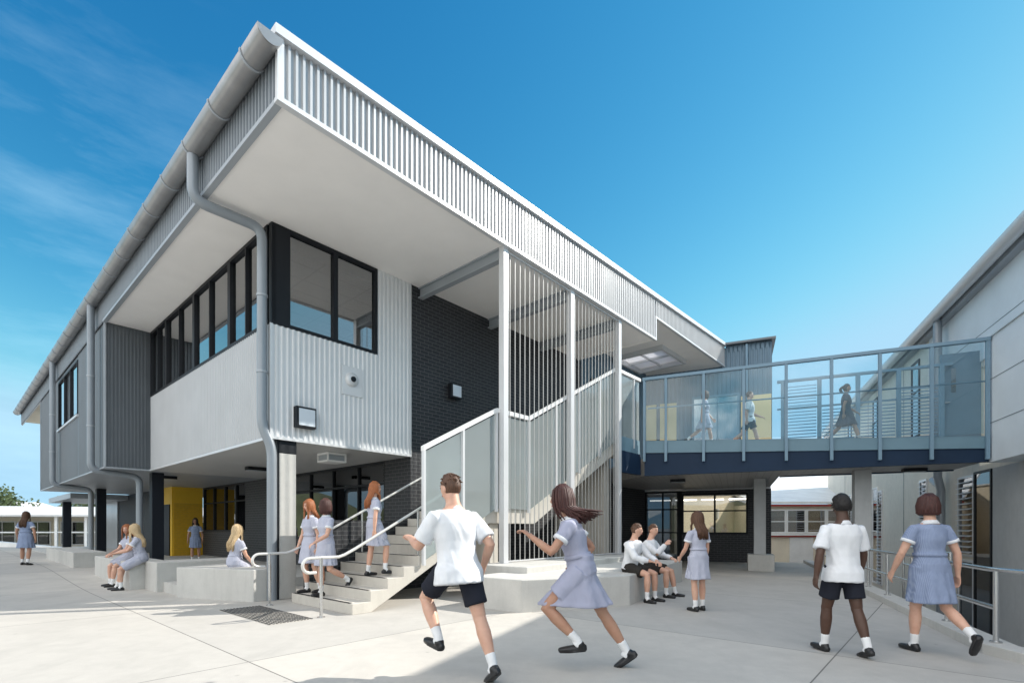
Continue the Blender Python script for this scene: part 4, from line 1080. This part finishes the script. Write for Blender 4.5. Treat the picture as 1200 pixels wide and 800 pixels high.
    if outfit in ('dress', 'dressd', 'dressp', 'darkdress'):
        g = MB()
        up_ = [r_ for r_ in rings if -.04 < r_[0] < .475]
        torso_tube(g, up_, .016)
        # skirt
        if seat is None:
            seg = 72; zs = [.16, .10, .0, hem*.28, hem*.52, hem*.78, hem]
            rows = []
            for i, z in enumerate(zs):
                t = max(0, (.10-z)/.485)
                ys = []; xs = []
                for q in LG:
                    dz_ = max(.08, q[0].z-q[1].z); tt = min(1, max(0, -z/dz_)); pnt = q[0]+(q[1]-q[0])*tt; ys.append(pnt.y); xs.append(abs(pnt.x))
                cy = sum(ys)/2*min(1, t*2.4); sp_ = (max(ys)-min(ys))/2
                ra = lerp(.142, .215, t**.8); rb_ = max(lerp(.108, .185, t**.8), (sp_+.115)*min(1, t*2.4))
                row = []
                for j in range(seg):
                    a = 2*math.pi*j/seg
                    pl_ = 1+.055*t*math.sin(a*11+1.3*math.sin(a*2+PC[0]))+.03*t*math.sin(a*5+PC[0]*1.7)
                    lz = z*math.cos(ln*.3)
                    row.append(S(Vector((ra*math.cos(a)*pl_*W, cy+rb_*math.sin(a)*pl_*W+wind[1]*t*.15, lz+.008*t*math.sin(a*3))+off)) if False else S(Vector((ra*math.cos(a)*pl_*W, cy+rb_*math.sin(a)*pl_*W, lz+.008*t*math.sin(a*3)))+off))
                rows.append(row)
            pts = [tuple(q) for r_ in rows for q in r_]; fcs = []
            for i in range(len(rows)-1):
                for j in range(seg): fcs.append((i*seg+j, i*seg+(j+1)%seg, (i+1)*seg+(j+1)%seg, (i+1)*seg+j))
            fcs += [tuple(range(seg)), tuple(range(len(rows)*seg-1, (len(rows)-1)*seg-1, -1))]
            g.add(pts, fcs)
            for q in LG:
                h, kne = q[0]+off, q[1]+off
                g.tube([S(h+Vector((0,0,.02))), S(h+(kne-h)*.4), S(h+(kne-h)*.66)], [.105*k, .102*k, .10*k], 20)
        else:
            torso_tube(g, [r_ for r_ in rings if r_[0] < .15], .025)
            for q in LG:
                h, kne = q[0]+off, q[1]+off
                g.tube([S(h), S(h+(kne-h)*.4+Vector((0,0,.0))), S(h+(kne-h)*.86)], [.108*k, .104*k, .096*k], 20)
            m0 = (LG[0][0]+LG[1][0])/2+off; m1 = (LG[0][1]+LG[1][1])/2+off
            g.tube([S(m0), S(m0+(m1-m0)*.84)], [(.13*k,.085*k),(.13*k,.075*k)], 20, lat=Vector((1,0,0)))
        sleeves(g, .15, .058, .062, cuffm)
        me = remesh(g, gv, 2, .006*k, 9)
        linkme('dress', me, M[{'dress':'dress','dressd':'dressd','dressp':'dressp','darkdress':'blazer'}[outfit]], root)
        if outfit != 'darkdress':
            linkme('cuff', bake(cuffm), M['shirt'], root)
            bl = MB(); r_ = [q for q in rings if q[0] == .13][0]
            bl.tube([S(T(0,0,.125)), S(T(0,0,.16))], [((r_[1]+.031)*k*W,(r_[2]+.031)*k*W)]*2, 28, lat=lat)
            linkme('belt', bake(bl), M[{'dress':'dress','dressd':'dressd','dressp':'dressp'}[outfit]], root)
    else:
        long_ = outfit.startswith('long')
        sh_ = MB()
        up_ = [r_ for r_ in rings if .03 < r_[0] < .475]
        if seat is None: low_ = [(-.13,.180,.142,-.002),(-.12,.182,.145,-.002),(-.03,.178,.140,-.002),(.0,.168,.132,-.002)]
        else: low_ = [(-.03,.150,.118,0)]
        torso_tube(sh_, low_+up_, .024)
        sleeves(sh_, .46 if long_ else .215, .066, .074)
        linkme('shirt', remesh(sh_, gv, 2, .012*k, 7), M['shirt'], root)
        so_ = MB()
        torso_tube(so_, [(-.10,.12,.10,0),(-.05,.145,.115,-.005),(.03,.145,.112,-.005),(.10,.135,.10,0)], .014)
        for q in LG:
            h, kne = q[0]+off, q[1]+off
            so_.tube([S(h+Vector((0,0,.03))), S(h+(kne-h)*.3), S(h+(kne-h)*.55), S(h+(kne-h)*.74)], [.092*k,.098*k,.094*k,.095*k], 20)
        linkme('shorts', remesh(so_, gv, 2, .006*k, 8), M['shortsn' if 'navy' in outfit else 'shortsb'], root)
    # collar
    col_.tube([S(T(0,-.003,.466)), S(T(0,-.002,.488)), S(T(0,0,.507))], [(.096*k,.078*k),(.078*k,.070*k),(.066*k,.064*k)], 22, lat=lat)
    linkme('collar', bake(col_), M['shirt'] if outfit != 'darkdress' else M['blazer'], root)
    # hair
    hm = MB(); cap = MB(lambda x, y, z: HT(Vector((x, y, z))))
    rnd = random.Random(PC[0]*31+5); PC[0] += 1
    sc_ = {'afro': 1.16, 'short': 1.065}.get(hairstyle, 1.08)
    def capfn(q, d):
        q = head_fn(q, d); 
        n_ = noise.noise(Vector((d.x*5+PC[0], d.y*5, d.z*5)))
        q *= 1+(.03 if hairstyle == 'afro' else .015)*n_
        line_ = .052 if d.y > .25 else (.052-(.25-d.y)*.17 if d.y > -.1 else -.08)
        if hairstyle in ('short', 'afro') and d.y <= -.1: line_ = -.055
        if hairstyle in ('short', 'afro') and -.1 < d.y <= .25: line_ = .052-(.25-d.y)*.22
        fade = sm(line_-.012, line_+.012, q.z)
        if d.y < -.1 and hairstyle not in ('short', 'afro'): fade = 1
        return q*(1+(fade-1)*(.16))
    cap.ball((0,-.003,.004), (.074*sc_,.094*sc_,.118*sc_), 40, 30, capfn)
    mecap = cap
    hm.v += cap.v; hm.f += cap.f
    def HB(v): return HT(v)
    cols = MB()
    wnd = Vector(wind)
    back_y = -.115
    nst = 0
    if hairstyle in ('long', 'bob'):
        nst = 260
        for i in range(nst):
            ph = R(rnd.uniform(-138, 138))         # 0 = back
            if hairstyle == 'long' and rnd.random() < .55: ph *= .6
            dx, dy = math.sin(ph), -math.cos(ph)
            rr_ = rnd.uniform(1.02, 1.10)
            r0 = Vector((dx*.03, dy*.03-.01, .122*rr_)); r1 = Vector((dx*.066*rr_, dy*.086*rr_, .075*rr_)); r2 = Vector((dx*.083*rr_, dy*.102*rr_, .0)); r3 = Vector((dx*.080*rr_, dy*.098*rr_-.004, -.07))
            L = hairlen*rnd.uniform(.8, 1.08)
            pts = [HT(r0), HT(r1), HT(r2), HT(r3)]
            p = Vector(pts[-1]); 
            nseg = 5; 
            tgt_y = -(.11+rnd.uniform(0, .05))*k
            wv = rnd.uniform(0, 6); wmul = rnd.uniform(.45, 1.25)
            for j in range(1, nseg+1):
                t = j/nseg
                q = p+Vector((0,0,-L*t*k))
                q += wnd*(t**1.3)*k*wmul; q.z += .05*k*t*(wmul-1) if wnd.length else 0
                if hairlen < .12: q.x *= 1-.25*t; q.y *= 1-.12*t
                elif not wnd.length and abs(ph) < R(100):
                    tz = max(0, (base*k+.50*k*math.cos(ln))-q.z)
                    yb = (math.sin(ln)*.4)*k+tgt_y
                    q.y = lerp(q.y, min(q.y, yb+ .02*k), min(1, t*1.6))
                elif not wnd.length:
                    q.y = max(q.y, math.sin(ln)*.42*k+.075*k); q.x *= lerp(1, .95, t)
                q.x += .008*k*math.sin(wv+t*5); q.y += .006*k*math.cos(wv+t*5)
                q.x *= lerp(1, 1.05, t)
                pts.append(q)
            rad = [.004, .009, .0105, .011]+[.011-.008*(j/nseg) for j in range(1, nseg+1)]
            cols.tube(pts, [r_*k for r_ in rad], 5)
    elif hairstyle == 'short':
        for i in range(150):
            th = R(rnd.uniform(0, 75)); ph = R(rnd.uniform(0, 360))
            d = Vector((math.sin(th)*math.cos(ph), math.sin(th)*math.sin(ph), math.cos(th)))
            if d.y > .45 and d.z < .55: continue
            p = Vector((d.x*.076, d.y*.097, d.z*.122)); tg = Vector((rnd.uniform(-.5,.5), -.2+rnd.uniform(-.6,.6), -.1))
            e2 = p*1.03+tg*.022; e3 = p*.985+tg*.055
            cols.tube([HT(p), HT(e2), HT(e3)], [.008*k,.007*k,.002*k], 5)
    elif hairstyle == 'afro':
        for i in range(1100):
            d = Vector((rnd.gauss(0,1), rnd.gauss(0,1)-.3, rnd.gauss(0,1)+.6)).normalized()
            if d.y > .3 and d.z < .5: continue
            if d.z < -.35: continue
            p = Vector((d.x*.078*1.08, d.y*.098*1.08, d.z*.120*1.08)); cols.ball(tuple(HT(p*rnd.uniform(.99,1.05))), .0065*k, 5, 3)
    elif hairstyle == 'ponytail':
        for i in range(60):
            a = rnd.uniform(0, 6.28); r_ = rnd.uniform(0, .022)
            s0_ = Vector((r_*math.cos(a), -.105, .045+r_*math.sin(a)))
            p = HT(s0_); pts = [HT(s0_+Vector((0,.04,.01))), p]
            for j in range(1, 6):
                t = j/5; q = p+(Vector((0, -.05*math.sin(t*3), -hairlen*t))+wnd*t**1.2)*k; q += Vector((rnd.uniform(-1,1), rnd.uniform(-1,1), rnd.uniform(-1,1)))*.015*k*(1+t); pts.append(q)
            cols.tube(pts, [.01*k,.011*k,.012*k,.012*k,.010*k,.007*k,.002*k], 5)
    hm2 = MB(); hm2.v = hm.v+cols.v; hm2.f = [list(f) for f in hm.f]+[[i+len(hm.v) for i in f] for f in cols.f]
    me = bpy.data.meshes.new('hair'); me.from_pydata([tuple(v) for v in hm2.v], [], hm2.f)
    for p in me.polygons: p.use_smooth = True
    linkme('hair', me, M[hair], root)
    return root
def bake(mb, fr=None):
    me = bpy.data.meshes.new('m'); me.from_pydata([tuple(v) for v in mb.v], [], mb.f)
    for p in me.polygons: p.use_smooth = True
    return me
W_ = (-.659, -.752)
def gz(x, y): return terrain(x, y)
ST = [(0,0,2,0),(0,0,2,0)]
AR = [(3,8,8,0),(3,8,8,0)]
# 1 far walking girl
person('girl with long brown hair and blue dress walking away at far left', (-15.05,15.5,gz(-15.05,15.5)), (-.15,1), 1.66, [(-4,8,5,5),(7,6,5,0)], [(-8,22,12,-5),(6,22,14,-5)], 'dressd', 'skint', 'hairbr', hairlen=.30, build=1.08)
# 2,3 seated girls
person('seated girl with auburn hair turned towards her blonde friend', tuple(fm(-1.12,5.0,0)), (-.50,-.86), 1.62, [(84,86,3,0),(80,72,6,0)], [(28,8,38,22),(30,8,36,22)], 'dress', 'skin', 'hairred', seat=.60, lean=4, head=(40,0), hairlen=.18)
person('seated blonde girl leaning forward on the bench at left', tuple(fm(-1.14,3.92,0)), (-.86,-.45), 1.64, [(78,62,4,8),(82,84,2,0)], [(38,6,34,14),(34,8,42,18)], 'dress', 'skin', 'hairbl', seat=.60, lean=8, head=(-30,0), hairlen=.32)
# 4
person('small dark-haired girl in blue dress standing before the yellow wall', tuple(fm(1.6,9.6,.213)), (.25,-1), 1.47, [(4,4,2,0),(-4,3,2,0)], [(3,14,8,-3),(-4,14,8,-3)], 'dressd', 'skint', 'hairdk', hairlen=.12)
# 5
person('blonde girl with back turned sitting on the concrete block', tuple(fm(-.25,1.05,0)), (.45,.9), 1.62, [(84,84,4,0),(84,84,4,0)], [(15,12,30,10),(15,14,30,10)], 'dress', 'skin', 'hairbl', seat=.585, lean=3, hairlen=.34)
# 6,7 descending, 8 ascending
person('red-haired girl coming down the steps, further from the rail', tuple(fm(.36,-.78,.172)), W_, 1.70, [(6,12,2,0),(-4,12,2,4)], [(8,10,14,0),(-8,10,12,0)], 'dress', 'skin', 'hairred', hairlen=.22, head=(0,6))
person('auburn-haired girl coming down the steps with one foot lifted behind', tuple(fm(.30,-1.45,.172)), W_, 1.68, [(4,4,2,0),(-2,58,2,50)], [(-6,12,14,0),(20,8,40,5)], 'dress', 'skin', 'hairdr', hairlen=.08, hairstyle='bob', head=(-35,0))
person('girl with long red hair climbing the steps seen from behind', tuple(fm(.90,-1.98,.516)), (.80,.60), 1.64, [(26,30,3,0),(-2,6,3,0)], [(-14,12,10,0),(6,14,10,0)], 'dress', 'skin', 'hairred', hairlen=.28, head=(-30,0))
# 9,10 runners
person('boy in white shirt and black shorts running past the stairs', (-.49,4.52,0), (-.62,.78), 1.88, [(-20,6,4,35),(52,88,3,-10)], [(-35,16,70,-6),(30,14,75,10)], 'shirt_navy', 'skin', 'hairbr', lean=8, hairstyle='short', female=False, voxel=.0065, build=1.04, head=(10,0))
person('girl in blue dress running across the plaza with hair flying', (.66,4.78,0), (-.97,.15), 1.84, [(-27,5,4,38),(44,88,3,5)], [(-45,12,85,4),(34,14,92,16)], 'dressp', 'skint', 'hairdr', lean=13, hairlen=.16, hairstyle='long', wind=(.02,-.20,.07), voxel=.0065, hem=-.29)
# 11,12 seated boys
person('boy in white shirt seated nearer the slat screen with hands together', (2.22,9.42,0), (.72,-.69), 1.80, [(80,80,6,0),(84,84,4,0)], [(36,6,40,26),(40,6,30,24)], 'long_shirt', 'skin', 'hairbr', seat=.52, lean=10, hairstyle='short', female=False, head=(25,0))
person('boy resting his chin on his hand beside the other seated boy', (2.72,10.05,0), (.80,-.60), 1.78, [(82,82,5,0),(78,68,6,0)], [(48,4,96,26),(34,6,44,24)], 'long_shirt', 'skin', 'hairbr', seat=.52, lean=8, hairstyle='short', female=False, head=(-15,2))
# 13
person('girl with long brown hair standing in front of the two seated boys', (3.03,8.15,0), (-.35,.94), 1.62, [(2,3,1,0),(-2,3,1,0)], [(5,10,14,0),(14,10,34,8)], 'dress', 'skin', 'hairbr', hairlen=.27, head=(12,0))
# 14,15
person('boy with short black hair, white shirt and navy shorts walking away', (3.55,5.38,0), (-.05,1), 1.72, [(-10,12,2,18),(12,8,3,-4)], [(6,14,14,-4),(-10,20,12,-8)], 'shirt_navy', 'skind', 'hairbk', hairstyle='afro', female=False, voxel=.0065)
person('woman with short dark red hair and blue gingham dress walking away', (4.52,5.42,0), (.02,1), 1.72, [(-12,42,2,62),(8,6,2,0)], [(-8,20,14,-6),(8,22,20,-4)], 'dressd', 'skin', 'hairdr', hairlen=.03, hairstyle='bob', voxel=.0065, build=1.05)
# bridge walkers
person('girl in pale dress crossing the bridge, first from the left', tuple(fb(-.80,16.2,3.80)), (.95,-.3), 1.70, [(16,6,2,0),(-24,30,2,45)], [(-20,8,20,0),(18,8,20,0)], 'dress', 'skin', 'hairbr', hairlen=.05, hairstyle='bob')
person('boy in white shirt and dark shorts crossing the middle of the bridge', tuple(fb(.40,16.0,3.62)), (.95,-.3), 1.70, [(20,6,2,0),(-22,30,2,45)], [(-20,8,20,0),(28,10,40,0)], 'shirt_navy', 'skin', 'hairbr', hairstyle='short', female=False)
person('person in dark uniform with ponytail crossing the bridge near the louvres', tuple(fb(2.76,16.0,3.62)), (.95,-.3), 1.66, [(24,6,2,0),(-20,24,2,40)], [(-22,8,20,0),(26,10,30,0)], 'darkdress', 'skint', 'hairdk', hairstyle='ponytail', hairlen=.15)
def split_loose(names):
    for o in [q for q in bpy.data.objects if q.type == 'MESH' and q.name.split('.')[0] in names]:
        bm = bmesh.new(); bm.from_mesh(o.data); bm.verts.ensure_lookup_table()
        seen = [-1]*len(bm.verts); n_ = 0
        for v in bm.verts:
            if seen[v.index] >= 0: continue
            stack = [v]; seen[v.index] = n_
            while stack:
                a = stack.pop()
                for e in a.link_edges:
                    b_ = e.other_vert(a)
                    if seen[b_.index] < 0: seen[b_.index] = n_; stack.append(b_)
            n_ += 1
        if n_ > 1:
            base = o.data
            for i in range(n_):
                b2 = bm.copy(); b2.verts.ensure_lookup_table()
                bmesh.ops.delete(b2, geom=[v for v in b2.verts if seen[v.index] != i], context='VERTS')
                me = bpy.data.meshes.new(base.name); b2.to_mesh(me); b2.free()
                for m in base.materials: me.materials.append(m)
                if i == 0: o.data = me
                else:
                    c = bpy.data.objects.new(o.name.split('.')[0], me); COL.objects.link(c); c.parent = o.parent
        bm.free()
split_loose({'sock', 'shoe', 'eye', 'eyebrow', 'cuff', 'pier', 'pipe_bracket', 'fascia_backing', 'gutter_bracket', 'back_rail', 'soffit', 'nosing', 'strip_light', 'red_trim', 'rail', 'edge_beam'})
# ================================================================== WORLD, SUN, CAMERA
AZ, EL = R(16.5), R(36.3)       # direction to the sun: azimuth from +X
FILL_CLOUD = 10.8  # brightness of the added fill cloud
w = bpy.data.worlds.new('World'); sc.world = w; w.use_nodes = True
nt = w.node_tree; bg = nt.nodes['Background']
sky = nt.nodes.new('ShaderNodeTexSky'); sky.sky_type = 'NISHITA'; sky.sun_disc = False
sky.sun_elevation = EL; sky.sun_rotation = R(90)-AZ; sky.altitude = 0; sky.air_density = 1.0; sky.dust_density = .08; sky.ozone_density = 1.2
spn = nt.nodes.new('ShaderNodeSeparateColor'); nt.links.new(sky.outputs[0], spn.inputs[0]); cmb = nt.nodes.new('ShaderNodeCombineColor')
outs_ = []
for k_, (pw, am) in enumerate(((2.6, 4.0), (1.34, 1.16), (.85, .71))):      # grade of the clear sky, as a polarised photograph shows it
    d8 = nt.nodes.new('ShaderNodeMath'); d8.operation = 'MULTIPLY'; d8.inputs[1].default_value = .125; nt.links.new(spn.outputs[k_], d8.inputs[0])
    pn = nt.nodes.new('ShaderNodeMath'); pn.operation = 'POWER'; pn.inputs[1].default_value = pw; nt.links.new(d8.outputs[0], pn.inputs[0])
    ml = nt.nodes.new('ShaderNodeMath'); ml.operation = 'MULTIPLY'; ml.inputs[1].default_value = am*8; nt.links.new(pn.outputs[0], ml.inputs[0]); outs_.append(ml.outputs[0])
mn = nt.nodes.new('ShaderNodeMath'); mn.operation = 'MINIMUM'; nt.links.new(outs_[0], mn.inputs[0]); nt.links.new(outs_[1], mn.inputs[1])
mn2 = nt.nodes.new('ShaderNodeMath'); mn2.operation = 'SMOOTH_MIN'; mn2.inputs[1].default_value = 1.9; mn2.inputs[2].default_value = 1.0; nt.links.new(mn.outputs[0], mn2.inputs[0])
mn3 = nt.nodes.new('ShaderNodeMath'); mn3.operation = 'SMOOTH_MIN'; mn3.inputs[1].default_value = 3.2; mn3.inputs[2].default_value = 1.2; nt.links.new(outs_[1], mn3.inputs[0])
nt.links.new(mn2.outputs[0], cmb.inputs[0]); nt.links.new(mn3.outputs[0], cmb.inputs[1]); mn4 = nt.nodes.new('ShaderNodeMath'); mn4.operation = 'SMOOTH_MIN'; mn4.inputs[1].default_value = 4.2; mn4.inputs[2].default_value = 1.2; nt.links.new(outs_[2], mn4.inputs[0]); nt.links.new(mn4.outputs[0], cmb.inputs[2])
tc = nt.nodes.new('ShaderNodeTexCoord'); mp = nt.nodes.new('ShaderNodeMapping'); mp.inputs['Scale'].default_value = (1.2, 1.2, 5.5); mp.inputs['Rotation'].default_value = (0, .25, .6)
nt.links.new(tc.outputs['Generated'], mp.inputs[0])
c1_ = nz(nt, mp.outputs[0], 2.2, 8, .62)
def dome(direction, lo, hi):
    dt = nt.nodes.new('ShaderNodeVectorMath'); dt.operation = 'DOT_PRODUCT'; dt.inputs[1].default_value = Vector(direction).normalized(); nt.links.new(tc.outputs['Generated'], dt.inputs[0])
    mr = nt.nodes.new('ShaderNodeMapRange'); mr.interpolation_type = 'SMOOTHSTEP'; mr.inputs[1].default_value = lo; mr.inputs[2].default_value = hi; nt.links.new(dt.outputs['Value'], mr.inputs[0]); return mr.outputs[0]
def mul(x, y):
    q = nt.nodes.new('ShaderNodeMath'); q.operation = 'MULTIPLY'; q.use_clamp = True; nt.links.new(x, q.inputs[0])
    if isinstance(y, float): q.inputs[1].default_value = y
    else: nt.links.new(y, q.inputs[1])
    return q.outputs[0]
wisp = ramp(nt, c1_, [(.44, (0,0,0)), (.80, (.20,.20,.20))])
left = dome((-.75, .62, .22), .80, .97)          # faint haze streaks low on the left
c_a = mixc(nt, mul(wisp, left), cmb.outputs[0], (4.6, 6.4, 7.2))
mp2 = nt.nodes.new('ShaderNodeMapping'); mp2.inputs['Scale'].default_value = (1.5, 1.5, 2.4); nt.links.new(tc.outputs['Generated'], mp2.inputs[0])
fill_bank = ramp(nt, nz(nt, mp2.outputs[0], 2.6, 7, .6), [(.36, (0,0,0)), (.56, (1,1,1))])
c_b = mixc(nt, mul(fill_bank, dome((-.50, -.75, .50), .30, .72)), c_a, (FILL_CLOUD, FILL_CLOUD*.975, FILL_CLOUD*.95))   # unseen bright cloud added behind the viewer as neutral fill light
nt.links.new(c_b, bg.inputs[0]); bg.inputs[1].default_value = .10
sun = bpy.data.lights.new('sun', 'SUN'); sun.energy = 2.7; sun.angle = R(.5); sun.color = (1, .95, .87)
so_ = bpy.data.objects.new('sun', sun); COL.objects.link(so_)
dirv_ = Vector((math.cos(AZ)*math.cos(EL), math.sin(AZ)*math.cos(EL), math.sin(EL)))
so_.rotation_euler = dirv_.to_track_quat('Z', 'Y').to_euler(); so_.location = (20, 5, 30)
cam = bpy.data.cameras.new('camera'); co = bpy.data.objects.new('camera', cam); COL.objects.link(co)
co.location = (0, 0, 1.35); co.rotation_euler = (R(90), 0, 0)
cam.lens = 587/1200*36; cam.sensor_width = 36; cam.sensor_fit = 'HORIZONTAL'; cam.shift_y = 218/1200; cam.clip_end = 4000; cam.clip_start = .05
sc.camera = co
for ob in bpy.data.objects:
    for kk in ('_o', '_lvl2'):
        if kk in ob: del ob[kk]
sc.view_settings.view_transform = 'Standard'; sc.view_settings.look = 'None'; sc.view_settings.gamma = 1; sc.view_settings.exposure = 1.22
sc.cycles.max_bounces = 8; sc.cycles.transparent_max_bounces = 16; sc.cycles.diffuse_bounces = 5
